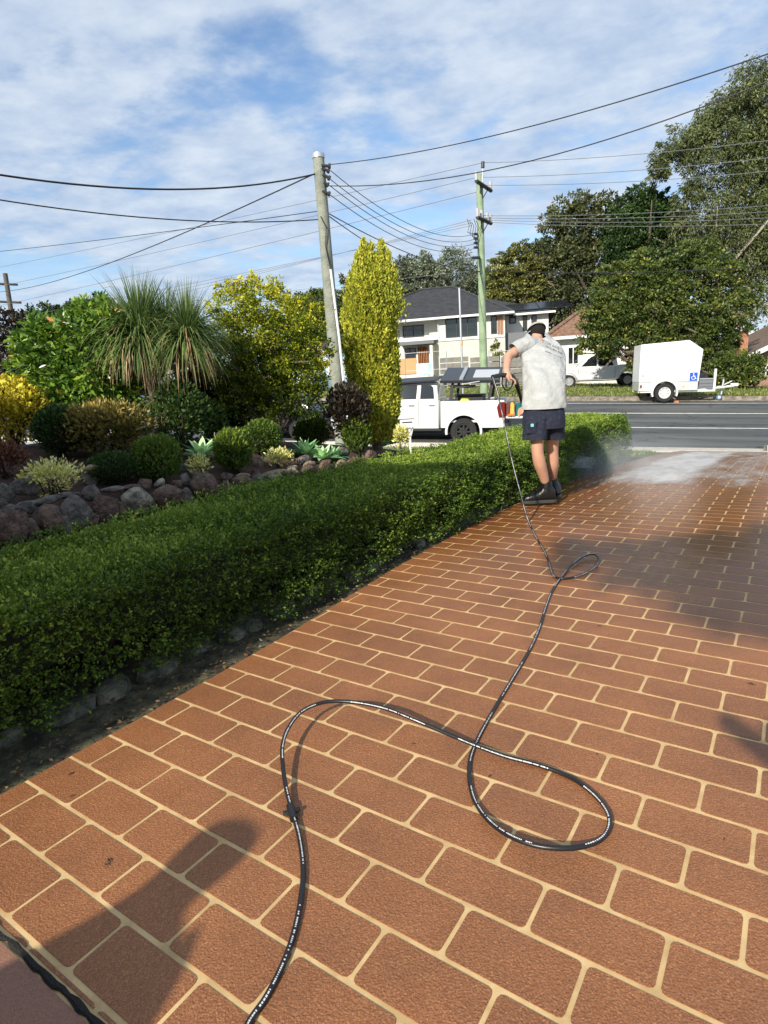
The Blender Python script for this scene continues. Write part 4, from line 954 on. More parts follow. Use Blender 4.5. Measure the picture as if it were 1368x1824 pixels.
for x in (0, -2.95): wheel(ute, x, .36, .36, -.03, .24, 'rim_black', 8); wheel(ute, x, .36, .36, WD - .2, .24, 'rim_black', 8, 1)
# frames carrying the lid
for (x, x2) in ((-.40, -.34), (.62, .70)):
    for y in (.05, WD - .11): MB().prism([(x, 1.18), (x + .07, 1.18), (x2 + .07, 1.66), (x2, 1.66)], y, y + .06).build('rack_post', MATS['dark_metal'], ute)
MB().box(-.38, .30, .10, .14, 1.52, 1.60).build('rack_rail', MATS['dark_metal'], ute)
# raised lid, tilted up on the far side
LM = Matrix.Translation((0.1, 0, 1.66)) @ Matrix.Rotation(R(11.5), 4, 'X') @ Matrix.Rotation(R(0.5), 4, 'Y')
q = MB(); q.box(-.74, .84, -.06, WD - .05, 0, .08); q.build('tray_lid', MATS['canvas_black'], ute, bevel=.012, M=LM)
q = MB(); q.box(.12, .78, .25, WD - .5, .083, .10); q.build('lid_panel', mat('lid_pale', (.55, .56, .58), .35), ute, M=LM)
q = MB(); q.box(-.22, -.12, -.02, WD - .1, .083, .125); q.build('lid_rail', MATS['galv'], ute, M=LM)
q = MB(); q.tube([(-.05, -.07, 1.62), (.42, -.07, 1.69)], .012, 6); q.build('gas_strut', MATS['galv'], ute)
q = MB(); q.box(-2.1, -.78, .02, WD - .02, 0, .05); q.build('cab_rack', MATS['canvas_black'], ute, bevel=.01, M=Matrix.Translation((0, 0, 1.735)) @ Matrix.Rotation(R(3.5), 4, 'X') @ Matrix.Rotation(R(-2.5), 4, 'Y'))
def on_ute(name, build, label, cat):
    MU = WM(ute); e = empty(name, (0, 0, 0), label, cat, mat=MU); build(e); return e
mat('maroon', (.13, .03, .02), .6); mat('amber_plastic', (.75, .42, .07), .5); mat('teal_plastic', (.01, .13, .14), .4); mat('orange_cord', (.75, .20, .03), .5); mat('hivis', (.70, .68, .06), .6); mat('grey_plastic', (.16, .17, .19), .5)
on_ute('crate', lambda e: (MB().box(1.0, 1.20, .12, .5, .757, 1.09).build('body', MATS['maroon'], e, bevel=.01), MB().box(.99, 1.21, .11, .51, 1.0, 1.06).build('rim', MATS['maroon'], e)), 'dark red brown crate on the tailgate of the ute', 'crate')
on_ute('fuel_can', lambda e: (MB().box(1.22, 1.33, .14, .4, .757, 1.08).build('body', MATS['amber_plastic'], e, bevel=.02), MB().cyl((1.27, .2, 1.08), (1.27, .2, 1.12), .03, 10).build('cap', MATS['amber_plastic'], e)), 'amber yellow plastic can between the crate and the teal bucket', 'can')
def bucket(e):
    q = MB(); q.cyl((1.45, .32, .757), (1.45, .32, 1.05), .10, 20, .125); q.build('body', MATS['teal_plastic'], e, smooth=True); q = MB(); q.cyl((1.45, .32, 1.05), (1.45, .32, 1.085), .135, 20); q.build('lid', MATS['teal_plastic'], e, smooth=True)
    MB().tube([(1.33, .30, 1.03), (1.36, .2, 1.1), (1.45, .17, 1.13), (1.54, .2, 1.1), (1.57, .30, 1.03)], .006, 6).build('handle', MATS['galv'], e)
on_ute('bucket', bucket, 'teal green lidded bucket on the tailgate of the ute', 'bucket')
def cord(e):
    pts = [(1.22 + .09 * math.cos(a * 1.9) + .02 * a % .06, .02 + .1 * math.sin(a * 2.3) + .1, .775 + .012 * (a % 3)) for a in np.arange(0, 16, .35)]; MB().tube(pts, .013, 6).build('coil', MATS['orange_cord'], e, smooth=True)
on_ute('extension_cord', cord, 'heap of orange cord on the tailgate in front of the can', 'cord')
on_ute('folded_vest', lambda e: MB().prism([(-.12, 1.17), (.14, 1.17), (.10, 1.23), (-.08, 1.24)], .1, .4).build('cloth', MATS['hivis'], e, bevel=.01), 'small yellow folded cloth at the tray edge under the lid', 'cloth')
on_ute('tool_box', lambda e: (MB().box(-.3, .5, .55, 1.2, .66, 1.28).build('body', MATS['black_plastic'], e, bevel=.02), MB().box(-.31, .51, .54, 1.21, 1.28, 1.34).build('lid', MATS['canvas_black'], e, bevel=.01)), 'black equipment box inside the tray under the raised lid', 'tool box')
on_ute('hose_reel', lambda e: (MB().ring((.75, 1.05), .05, .17, .5, .9, 20).build('drum', MATS['grey_plastic'], e, smooth=True), MB().ring((.75, 1.05), .17, .21, .48, .51, 20).build('flange', MATS['galv'], e), MB().tube([(.75, .5, .7), (.75, .5, 1.05)], .02, 6).build('stand', MATS['galv'], e)), 'grey hose reel at the rear of the tray behind the tail light', 'hose reel')

# --- enclosed trailer across the road
Pt = At(1181.5, 699.3, 22.6); t1, n1_ = st(Pt[0], Pt[1]); zt = Pt[2] - .335
tr = empty('box_trailer', (0, 0, 0), 'white enclosed box trailer with sloping nose and a blue wheelchair sign parked across the road', 'trailer', mat=roadM(t1, n1_, zt, slope=.03))
k = 22.6 / FPX * 1.02
def TX(px): return OnN(px, 690, n1_)[0] - t1
mat('trailer_white', (.80, .80, .79), .35); mat('trailer_lower', (.62, .66, .63), .25, metal=.3, noise=(3, (.74, .76, .72), 6))
TB, TT = .72, 2.17
low = side_poly((TX(1137), TX(1242)), [(0, .36, .42)], .40, [(TX(1242), TB), (TX(1137), TB)])
q = MB(); q.prism(low, 0, 1.5); q.build('lower_body', MATS['trailer_lower'], tr, bevel=.006)
q = MB(); q.prism([(TX(1137) - .01, TB), (TX(1242) + .01, TB), (TX(1245) + .03, 1.83), (TX(1221), TT), (TX(1137) - .01, TT - .10)], -.012, 1.512); q.build('upper_body', MATS['trailer_white'], tr, bevel=.012)
q = MB(); q.prism(arc(0, .35, .45, 200, -20, 18) + arc(0, .35, .40, -20, 200, 18), -.2, .02); q.build('mudguard', MATS['trailer_white'], tr, smooth=True)
wheel(tr, 0, .335, .335, -.19, .19, 'rim_white', 8); wheel(tr, 0, .335, .335, 1.5, .19, 'rim_white', 8, 1)
q = MB(); q.box(TX(1137), TX(1275), .1, .17, .34, .40); q.box(TX(1137), TX(1275), 1.33, 1.4, .34, .40); q.box(TX(1140), TX(1160), .0, .04, .34, .38); q.build('chassis', MATS['rim_white'], tr)
q = MB(); q.tube([(TX(1242), .15, .38), (TX(1318), .72, .50)], .04, 6); q.tube([(TX(1242), 1.35, .38), (TX(1318), .78, .50)], .04, 6); q.build('drawbar', MATS['rim_white'], tr)
q = MB(); q.box(TX(1312), TX(1326), .70, .80, .49, .60); q.tube([(TX(1300), .75, .55), (TX(1314), .75, .68)], .02, 6); q.build('coupling', MATS['rim_white'], tr, bevel=.01)
q = MB(); q.cyl((TX(1296), .72, .20), (TX(1298), .72, .74), .035, 10); q.tube([(TX(1298), .72, .74), (TX(1298), .72, .80), (TX(1292), .60, .80)], .012, 6); q.build('jockey_post', MATS['galv'], tr)
e_ = bpy.data.objects.new('jockey_wheel', None); COL.objects.link(e_); e_.parent = tr; e_.location = (TX(1292), .68, .10); MB().ring((0, 0), .05, .11, 0, .07, 20).build('tyre', mat('blue_tyre', (.05, .13, .22), .6), e_, smooth=True); MB().cyl((0, .0, 0), (0, .07, 0), .055, 14).build('rim', MATS['rim_white'], e_)
q = MB(); q.box(TX(1246), TX(1272), .25, .75, .42, .76); 
for z_ in (.5, .62): q.box(TX(1246) - .01, TX(1272) + .01, .24, .245, z_, z_ + .02)
q.build('tool_chest', MATS['grey_plastic'], tr, bevel=.012); MB().box(TX(1245), TX(1273), .23, .77, .765, .81).build('chest_lid', mat('grey_lid', (.30, .32, .34), .5), tr, bevel=.01)
MB().box(TX(1272), TX(1276), .16, .24, .40, 1.14).build('stanchion', MATS['rim_white'], tr)
MB().box(TX(1140), TX(1146), -.02, -.012, .9, 1.0).build('hinge', MATS['galv'], tr)
# wheelchair sign
for f_ in (.25, .5, .75): MB().box(TX(1137 + 105 * f_) - .004, TX(1137 + 105 * f_) + .004, -.0145, -.012, .74, 2.05).build('panel_joint', MATS['grey_lid'], tr)
MB().box(TX(1139), TX(1142), -.02, -.006, .52, .62).build('tail_lamp', MATS['tail_red'], tr); MB().box(TX(1215), TX(1218), -.02, -.006, .52, .57).build('side_reflector', MATS['amber_plastic'], tr)
MB().box(TX(1137), TX(1243), -.016, -.006, .712, .735).build('trim_strip', MATS['galv'], tr)
mat('sign_blue', (.02, .09, .50), .4); mat('sign_white', (.85, .85, .85), .4)
sg = MB().box(TX(1226), TX(1240), -.022, -.0135, .735, 1.03).build('wheelchair_sign', MATS['sign_blue'], tr)
cx_s, cz_s, u_ = TX(1233), .882, .0125
q = MB(); q.cyl((cx_s - .5 * u_, -.0262, cz_s + 8 * u_), (cx_s - .5 * u_, -.0235, cz_s + 8 * u_), 1.5 * u_, 14)
q.prism(arc(cx_s - .5 * u_, cz_s - 3 * u_, 5.6 * u_, 120, 380, 22) + arc(cx_s - .5 * u_, cz_s - 3 * u_, 4.3 * u_, 380, 120, 22), -.0262, -.0235)
q.prism([(cx_s - 1.3 * u_, cz_s + 6 * u_), (cx_s + .4 * u_, cz_s + 6 * u_), (cx_s + .6 * u_, cz_s), (cx_s - .9 * u_, cz_s)], -.0265, -.0235)
q.prism([(cx_s - .9 * u_, cz_s + .8 * u_), (cx_s + 4 * u_, cz_s + .8 * u_), (cx_s + 6.2 * u_, cz_s - 5 * u_), (cx_s + 7.8 * u_, cz_s - 4.4 * u_), (cx_s + 8 * u_, cz_s - 5.6 * u_), (cx_s + 5.4 * u_, cz_s - 6.6 * u_), (cx_s + 3.1 * u_, cz_s - .8 * u_), (cx_s - .9 * u_, cz_s - .8 * u_)], -.0268, -.0235)
q.prism([(cx_s, cz_s + 3.6 * u_), (cx_s + 3.4 * u_, cz_s + 3.6 * u_), (cx_s + 3.4 * u_, cz_s + 2.5 * u_), (cx_s, cz_s + 2.5 * u_)], -.0268, -.0235)
q.build('wheelchair_symbol', MATS['sign_white'], sg)
x_, y_ = w2(t1 + .47, n1_ - .05); o = MB().box(-.09, .05, -.04, .06, 0, .09).build('brick_chock', mat('chock', (.42, .2, .13), .9)); o.location = (x_, y_, zroad(t1 + .47, n1_) + .005); tag(o, 'single red brick on the road in front of the trailer wheel', 'brick')

# --- generic car body
def car(label, cat, M_, paint, L, ax, prof, gh, wins, rim, r=.33, W_=1.75, arches=.40, zb=.28, name='parked_car', taper=.14, extras=None, spokes=10):
    e = empty(name, (0, 0, 0), label, cat, mat=M_)
    q = MB(); q.prism(side_poly((0, L), [(ax[0], r, arches), (ax[1], r, arches)], zb, prof), 0, W_); q.build('body', MATS[paint], e, bevel=.03, smooth=True)
    n_ = len(gh); zm = min(z for _, z in gh) + .08; za_, zb_2 = min(z for _, z in gh), max(z for _, z in gh); ins = [0.02 + (taper - .02) * (z - za_) / (zb_2 - za_) for x, z in gh]; q = MB()
    q.add([(x, i_, z) for (x, z), i_ in zip(gh, ins)] + [(x, W_ - i_, z) for (x, z), i_ in zip(gh, ins)], [tuple(range(n_)), tuple(range(2 * n_ - 1, n_ - 1, -1))] + [(i, (i + 1) % n_, (i + 1) % n_ + n_, i + n_) for i in range(n_)])
    q.build('roof', MATS[paint], e, bevel=.02, smooth=True); z0 = min(z for _, z in gh); z1 = max(z for _, z in gh)
    for w in wins:
        ys = lambda z: .02 + (taper - .02) * (z - z0) / (z1 - z0) - .012; k_ = len(w)
        MB().add([(x, ys(z), z) for x, z in w] + [(x, ys(z) + .02, z) for x, z in w], [tuple(range(k_)), tuple(range(2 * k_ - 1, k_ - 1, -1))] + [(i, i + k_, (i + 1) % k_ + k_, (i + 1) % k_) for i in range(k_)]).build('window', MATS['glass'], e)
    for x in ax: wheel(e, x, r, r, -.02, .2, rim, spokes); wheel(e, x, r, r, W_ - .18, .2, rim, spokes, 1)
    for f in (.42, .62): MB().box(L * f, L * f + .14, -.025, .0, .82 * z0 / .95, .82 * z0 / .95 + .03).build('door_handle', MATS[paint], e)
    if extras: extras(e)
    return e
Pu = At(1013, 679.5, 35.0); tu, nu_ = st(Pu[0], Pu[1]); zu = Pu[2] - .35
def u2x(e):
    for y in (.25, 1.45): MB().box(1.55, 3.1, y, y + .04, 1.86, 1.89).build('roof_rail', MATS['black_plastic'], e)
    for x in (1.7, 2.3, 2.95): MB().box(x, x + .06, .2, 1.55, 1.90, 1.93).build('roof_bar', MATS['black_plastic'], e)
    MB().box(.5, 4.9, .02, .1, .34, .40).build('side_step', MATS['black_plastic'], e)
    for x in (1.35, 2.35, 3.3): MB().box(x, x + .012, -.004, .02, .45, 1.1).build('door_gap', MATS['black_plastic'], e)
    MB().box(-.02, .1, .1, .45, .80, .98).build('headlight', MATS['lamp_clear'], e)
car('white dual cab utility with roof rails parked on grass beyond the trailer', 'utility truck', roadM(tu - .85, nu_, zu, slope=.02), 'car_white', 5.2, (.87, 3.98),
    [(5.2, .5), (5.22, 1.18), (3.6, 1.2), (3.3, 1.16), (1.35, 1.12), (.25, 1.02), (0, .8), (-.02, .45)], [(3.45, 1.12), (3.35, 1.68), (3.05, 1.80), (2.0, 1.80), (1.25, 1.12)],
    [[(1.5, 1.16), (2.03, 1.68), (2.32, 1.70), (2.32, 1.16)], [(2.40, 1.16), (2.40, 1.70), (3.0, 1.68), (3.22, 1.16)]], 'rim_silver', r=.36, W_=1.85, arches=.45, zb=.42, name='ute', extras=u2x)
# dark car and silver car parked at the near kerb on the left
Pa = At(560, 775, 17.6); ta, na = st(Pa[0], Pa[1]); za = float(zroad(ta, 1.0))
car('dark parked car seen between the golden duranta and the golden conifer', 'car', roadM(ta - 3.9, .45, float(zroad(ta - 3.9, .5)), slope=LONG), 'car_dark', 4.4, (.85, 3.5),
    [(4.4, .45), (4.42, .80), (3.95, .92), (1.2, .92), (.15, .78), (-.02, .5)], [(3.9, .88), (3.35, 1.36), (2.2, 1.42), (1.15, .88)], [[(1.45, .92), (2.25, 1.36), (2.5, 1.36), (2.5, .92)], [(2.58, .92), (2.58, 1.36), (3.2, 1.32), (3.55, .92)]], 'rim_silver')
car('silver parked car glimpsed through the shrubs left of the golden duranta', 'car', roadM(ta - 10.2, .45, float(zroad(ta - 10.2, .5)), slope=LONG), 'car_silver', 4.3, (.85, 3.45),
    [(4.3, .45), (4.32, .85), (3.9, .95), (1.2, .92), (.15, .78), (-.02, .5)], [(4.0, .9), (3.6, 1.38), (2.0, 1.44), (1.05, .9)], [[(1.35, .94), (2.1, 1.37), (2.5, 1.38), (2.5, .94)], [(2.58, .94), (2.58, 1.38), (3.4, 1.33), (3.7, .94)]], 'rim_silver')

# ================================================================== HOUSES
mat('render_white', (.66, .66, .60), .8, noise=(2, (.72, .72, .67), 8)); mat('render_cream', (.56, .56, .47), .8, noise=(2, (.62, .62, .54), 8)); mat('render_grey', (.17, .18, .19), .8)
mat('timber', (.48, .19, .05), .6, noise=(9, (.34, .12, .03), 6)); mat('timber_pale', (.55, .35, .16), .7)
mat('gutter', (.75, .75, .74), .5); mat('frame_black', (.02, .02, .022), .5); mat('solar', (.012, .014, .022), .15)
def roof_mat(nm, c1, c2, sc):
    m = mat(nm, c1, .8); t = m.node_tree; b = t.nodes['Principled BSDF']; g = t.nodes.new('ShaderNodeNewGeometry'); n = t.nodes.new('ShaderNodeTexNoise'); n.inputs['Scale'].default_value = sc; n.inputs['Detail'].default_value = 6
    t.links.new(g.outputs['Position'], n.inputs[0]); r = t.nodes.new('ShaderNodeValToRGB'); r.color_ramp.elements[0].position = .35; r.color_ramp.elements[1].position = .65
    r.color_ramp.elements[0].color = (*c1, 1); r.color_ramp.elements[1].color = (*c2, 1); t.links.new(n.outputs[0], r.inputs[0]); t.links.new(r.outputs[0], b.inputs['Base Color'])
roof_mat('tile_dark', (.035, .037, .042), (.06, .062, .068), 3); roof_mat('tile_terra', (.20, .11, .07), (.34, .21, .14), 4); roof_mat('tile_brown', (.12, .08, .06), (.2, .14, .1), 4)
def courses(A, B, C_, D_, nrow, m, par, name='roof_tiles', step=.035):
    """stepped tile courses over the roof plane A-B (eave) to D-C (ridge): each course overlaps the one below"""
    A, B, C_, D_ = [np.array(v, float) for v in (A, B, C_, D_)]; up = unit(np.cross(B - A, D_ - A)); up = up if up[2] > 0 else -up; q = MB()
    for i in range(nrow):
        f0, f1 = i / nrow, (i + 1) / nrow; a, b = A + (D_ - A) * f0, B + (C_ - B) * f0; c, d = B + (C_ - B) * f1, A + (D_ - A) * f1
        q.add([a + up * step, b + up * step, c + up * .004, d + up * .004, a - up * .01, b - up * .01], [(0, 1, 2, 3), (0, 4, 5, 1)])
    return q.build(name, MATS[m], par)
HN = 27.0
class Front:        # a street-parallel frontage at distance n; rectangles in it are given by where their corners stand
    def __init__(s, par, n): s.p = par; s.n = n
    def rect(s, x0, y0, x1, y1, nm, m, out=.03, back=.05, dn=0.0, zb=None, bevel=0):
        n = s.n + dn; t0, z1 = OnN(x0, y0, n); t1, _ = OnN(x1, (y0 + y1) / 2, n); _, z0 = OnN(x0, y1, n)
        if zb is not None: z0 = zb
        return MB().box(t0, t1, n - out, n + back, z0, z1).build(nm, MATS[m], s.p, bevel=bevel)
    def window(s, x0, y0, x1, y1, dn=0.0, mull=1, zz=None, frame='frame_black'):
        n = s.n + dn; t0, z1 = OnN(x0, y0, n); t1, _ = OnN(x1, (y0 + y1) / 2, n); _, z0 = OnN(x0, y1, n)
        w = MB()
        f = .06
        for a in ((t0, t1, z0, z0 + f), (t0, t1, z1 - f, z1), (t0, t0 + f, z0 + f, z1 - f), (t1 - f, t1, z0 + f, z1 - f)): w.box(a[0], a[1], n - .05, n + .02, a[2], a[3])
        for k in range(1, mull + 1): c = t0 + (t1 - t0) * k / (mull + 1); w.box(c - f / 2, c + f / 2, n - .045, n + .02, z0 + f, z1 - f)
        o = w.build('window', MATS[frame], s.p); MB().box(t0 + .02, t1 - .02, n - .02, n - .012, z0 + .02, z1 - .02).build('pane', MATS['glass'], o); return o
IM = Matrix(((TR[0], NR[0], 0, K0[0]), (TR[1], NR[1], 0, K0[1]), (0, 0, 1, 0), (0, 0, 0, 1)))      # street frame (t, n, z)
h1 = empty('two_storey_house', (0, 0, 0), 'white and cream two storey house with dark tiled roof and timber slats across the road', 'house', mat=IM)
tL, zE = OnN(601, 583, HN); tR, zE2 = OnN(899, 556, HN); tW = OnN(977, 600, HN + 1.5)[0]
zE = (zE + zE2) / 2; z0 = -1.0; DP = 10.5
def wallbox(a, b, n0, n1, zb, zt, m, nm='wall'): return MB().box(a, b, n0, n1, zb, zt).build(nm, MATS[m], h1)
tM = OnN(781, 600, HN)[0]; zF = OnN(800, 606, HN)[1]
wallbox(tL, tM, HN + .9, HN + DP, z0, zE - .06, 'render_white')
wallbox(tM, tR, HN, HN + DP, zF + .01, zE - .06, 'render_white')
wallbox(tM, tR, HN + .02, HN + DP, z0, zF, 'render_cream')
wallbox(tR + .002, tW, HN + 1.5, HN + DP, z0, zE - .08, 'render_white')
_, zg0 = OnN(910, 593, HN + .6)
MB().box(tR + .004, OnN(941, 600, HN + .6)[0], HN + .6, HN + 1.49, z0, zg0).build('grey_wing', MATS['render_grey'], h1)
F1 = Front(h1, HN); FL = Front(h1, HN + .9)
F1.window(793, 568, 853, 602, mull=2); F1.window(874, 563, 885, 595, mull=0); F1.rect(850, 562, 857, 604, 'pilaster', 'render_white', .06)
for k in range(4): F1.rect(886 + k * 2.7, 562, 887.6 + k * 2.7, 595, 'timber_slat', 'timber', .10)
F1.rect(781, 606, 899, 608.5, 'band', 'gutter', .05)
FL.window(717, 581, 755, 602, mull=1); FL.window(611, 588, 629, 619, mull=0)
FL.rect(765, 571, 782, 606, 'pilaster', 'render_white', .25); FL.rect(716, 604, 781, 610, 'band', 'render_white', .35)
FL.rect(716, 611, 777, 617, 'porch_roof', 'render_grey', 1.1); FL.window(720, 621, 741, 645, mull=1); FL.rect(705, 640, 742, 668, 'timber_wall', 'timber_pale', .06)
for k in range(6): FL.rect(745 + k * 3, 618, 746.8 + k * 3, 650, 'timber_slat', 'timber', .35)
FL.rect(769, 616, 775, 668, 'porch_post', 'render_white', 1.0)
FW = Front(h1, HN + 1.5); FW.window(907, 563, 919, 577, mull=0); FW.window(931, 563, 939, 590, mull=1); FW.window(947, 562, 956, 575, mull=0)
for x in (902, 944): FW.rect(x, 562, x + 1.6, 606, 'downpipe', 'gutter', .12)
F1.rect(779.5, 574, 781.5, 606, 'downpipe', 'gutter', .1)
# roof: hip, eave to ridge
ov = .55; a0, a1 = tL - ov, tR + ov; rt0, zr = OnN(752, 518, HN + DP / 2); rt1, _ = OnN(806, 512, HN + DP / 2); _, zr = OnN(806, 512, HN + DP / 2)
A, B, C_, D_ = (a0, HN - ov, zE), (a1, HN - ov, zE), (a1, HN + DP + ov, zE), (a0, HN + DP + ov, zE); R0, R1 = (rt0, HN + DP / 2, zr), (rt1, HN + DP / 2, zr)
courses(A, B, R1, R0, 24, 'tile_dark', h1); courses(B, C_, R1, R1, 24, 'tile_dark', h1); courses(C_, D_, R0, R1, 10, 'tile_dark', h1); courses(D_, A, R0, R0, 24, 'tile_dark', h1)
q = MB(); q.tube([np.array(A) + [0, 0, .06], np.array(R0) + [0, 0, .07], np.array(R1) + [0, 0, .07], np.array(B) + [0, 0, .06]], .07, 6); q.build('ridge_cap', MATS['tile_dark'], h1)
q = MB(); q.box(a0, a1, HN - ov - .09, HN - ov, zE - .11, zE + .03); q.box(a1, a1 + .09, HN - ov, HN + DP, zE - .11, zE + .03); q.box(a0, a1, HN - ov, HN + 1.0, zE - .06, zE - .03); q.build('gutter', MATS['gutter'], h1)
# right wing roof, lower hip with solar panels
b0, b1 = tR - 1.5, tW + .45; zw = zE - .04; wA, wB = (b0, HN + 1.5 - .5, zw), (b1, HN + 1.0, zw); _, zwr = OnN(880, 532, HN + 5.5); wr0, wr1 = (b0, HN + 5.6, zwr), (b1 - 4.6, HN + 5.6, zwr)
courses(wA, wB, wr1, wr0, 16, 'tile_dark', h1); courses(wB, (b1, HN + 10.3, zw), wr1, wr1, 16, 'tile_dark', h1)
MB().box(tR + ov, b1, HN + .91, HN + .99, zw - .1, zw + .03).build('gutter', MATS['gutter'], h1)
q = MB(); up_ = (zwr - zw) / 4.6
for k in range(4):
    x = tR + .2 + k * 1.05; V_ = [(x, HN + 1.5, zw + .5 * up_ + .12), (x + 1.0, HN + 1.5, zw + .5 * up_ + .12), (x + 1.0 - .25, HN + 3.1, zw + 2.1 * up_ + .12), (x - .25, HN + 3.1, zw + 2.1 * up_ + .12)]
    MB().add(V_ + [(a, b, c - .05) for a, b, c in V_], [(0, 1, 2, 3), (4, 7, 6, 5), (0, 4, 5, 1), (1, 5, 6, 2), (2, 6, 7, 3), (3, 7, 4, 0)]).build('solar_panel', MATS['solar'], h1)
# front fences and signs of the building site
def fence(label, t0, t1, n, h_, m, step=.28, zoff=0.0, nm='slat_fence', horizontal=False):
    e = empty(nm, (0, 0, 0), label, 'fence', mat=IM); t = t0
    while t < t1:
        z = float(zfar(t, n)) + zoff; MB().box(t, t + .05, n, n + .05, z, z + h_ + .08).build('post', MATS['galv'], e)
        if horizontal:
            for k in range(5): MB().box(t + .06, t + 1.75, n + .01, n + .03, z + .1 + k * (h_ - .1) / 5, z + .1 + (k + .86) * (h_ - .1) / 5).build('slat', MATS[m], e)
            t += 1.8
        else:
            MB().box(t + .06, t + 2.25, n + .02, n + .03, z + .1, z + h_).build('panel', MATS[m], e); t += 2.3
    return e
mat('slat_grey', (.16, .15, .13), .7, noise=(6, (.24, .23, .2), 6)); mat('banner', (.10, .19, .25), .5, noise=(1.2, (.5, .58, .62), 3, .45, .55)); mat('banner_teal', (.25, .55, .52), .5, noise=(2.5, (.6, .78, .74), 4, .42, .6)); mat('banner_white', (.8, .8, .78), .5)
ft0, ft1 = OnN(782, 650, 21)[0], OnN(906, 650, 21)[0]
fence('grey horizontal slat fence in front of the cream lower wall of the house', ft0, ft1, 21, 1.75, 'slat_grey', horizontal=True)
bt0, bt1 = OnN(480, 650, 17)[0], OnN(636, 650, 17)[0]
bf = fence('temporary site fence with blue and white advertising banners left of the conifer', bt0, bt1, 17, 1.9, 'banner', nm='site_fence')
def text_on(par, body, size, M_, mname, nm='lettering'):
    cu = bpy.data.curves.new(nm, 'FONT'); cu.body = body; cu.size = size; cu.extrude = .002; cu.align_x = 'CENTER'; cu.resolution_u = 2
    o = bpy.data.objects.new(nm, cu); COL.objects.link(o); dg = bpy.context.evaluated_depsgraph_get(); me = bpy.data.meshes.new_from_object(o.evaluated_get(dg)); bpy.data.objects.remove(o)
    me.transform(M_); ob = link(nm, me, MATS[mname], par); return ob
for tx, zx, s_, tt in ((OnN(618, 650, 17)[0], 1.45, .34, 'ng'), (OnN(627, 650, 17)[0], 1.0, .30, 'ing')):
    z = float(zfar(tx, 17)); text_on(bf, tt, s_, Matrix.Translation((tx, 16.98, z + zx)) @ Matrix.Rotation(R(90), 4, 'X'), 'banner_white').matrix_parent_inverse = Matrix()
sx0, sx1 = OnN(742, 650, 19)[0], OnN(768, 650, 19)[0]; zs = float(zfar(sx0, 19))
s_e = empty('site_sign', (0, 0, 0), 'pale teal rectangular sign on the site fence under the timber slats', 'sign', mat=IM); zt_ = OnN(742, 648, 19)[1]; zb_ = OnN(742, 670, 19)[1]
MB().box(sx0, sx1, 18.9, 18.93, zb_, zt_).build('board', MATS['banner_teal'], s_e); MB().box(sx0 + .1, sx0 + .16, 18.94, 19, zs, zt_).box(sx1 - .16, sx1 - .1, 18.94, 19, zs, zt_).build('leg', MATS['galv'], s_e)
z_m = (zt_ + zb_) / 2
for k, w_ in enumerate((.62, .44, .7)): MB().box((sx0 + sx1) / 2 - w_ / 2, (sx0 + sx1) / 2 + w_ / 2, 18.895, 18.899, z_m + .12 - k * .16, z_m + .18 - k * .16).build('printed_bar', MATS['banner_white'], s_e)
mf = empty('mesh_fence', (0, 0, 0), 'thin wire mesh site fence panels standing along the house frontage', 'fence', mat=IM); q = MB(); q2 = MB()
mt0, mt1 = OnN(722, 650, 18)[0], OnN(925, 650, 18)[0]; t = mt0
while t < mt1:
    z = float(zfar(t, 18)); q.cyl((t, 18, z), (t, 18, z + 2.05), .025, 6)
    for zz_ in (.1, 1.0, 1.95): q2.box(t, t + 2.3, 17.995, 18.005, z + zz_, z + zz_ + .02)
    t += 2.3
q.build('post', MATS['galv'], mf); q2.build('rail', MATS['galv'], mf)

# house 2: terracotta roof, white walls, behind the parked white utility
H2 = 25.5; h2 = empty('tiled_cottage', (0, 0, 0), 'white single storey cottage with a red brown tiled roof behind the round topped tree', 'house', mat=IM)
c0, c1 = OnN(985, 620, H2)[0], OnN(1262, 620, H2)[0]; _, zc = OnN(1010, 600, H2)
MB().box(c0, c1, H2, H2 + 9, -1.5, zc - .05).build('wall', MATS['render_white'], h2)
_, zcr = OnN(1040, 552, H2 + 4.6)
A, B, C_, D_ = (c0 - .5, H2 - .5, zc), (c1 + .5, H2 - .5, zc), (c1 + .5, H2 + 9.5, zc), (c0 - .5, H2 + 9.5, zc); R0, R1 = (OnN(1038, 552, H2 + 4.6)[0], H2 + 4.6, zcr), (c1 - 4.2, H2 + 4.6, zcr)
courses(A, B, R1, R0, 13, 'tile_terra', h2, step=.06); courses(B, C_, R1, R1, 13, 'tile_terra', h2, step=.06); courses(C_, D_, R0, R1, 8, 'tile_terra', h2); courses(D_, A, R0, R0, 13, 'tile_terra', h2, step=.06)
q = MB(); q.tube([np.array(A) + [0, 0, .09], np.array(R0) + [0, 0, .1], np.array(R1) + [0, 0, .1], np.array(B) + [0, 0, .09]], .12, 6); q.build('ridge_cap', MATS['tile_terra'], h2)
MB().box(c0 - .6, c1 + .6, H2 - .62, H2 - .5, zc - .16, zc + .02).build('gutter', MATS['gutter'], h2); MB().box(c0, c1, H2 - .5, H2, zc - .10, zc - .06).build('eave', MATS['gutter'], h2)
F2 = Front(h2, H2); F2.window(1011, 618, 1031, 650, mull=1, frame='gutter'); F2.window(1262 - 30, 622, 1262 - 8, 650, mull=1, frame='gutter')
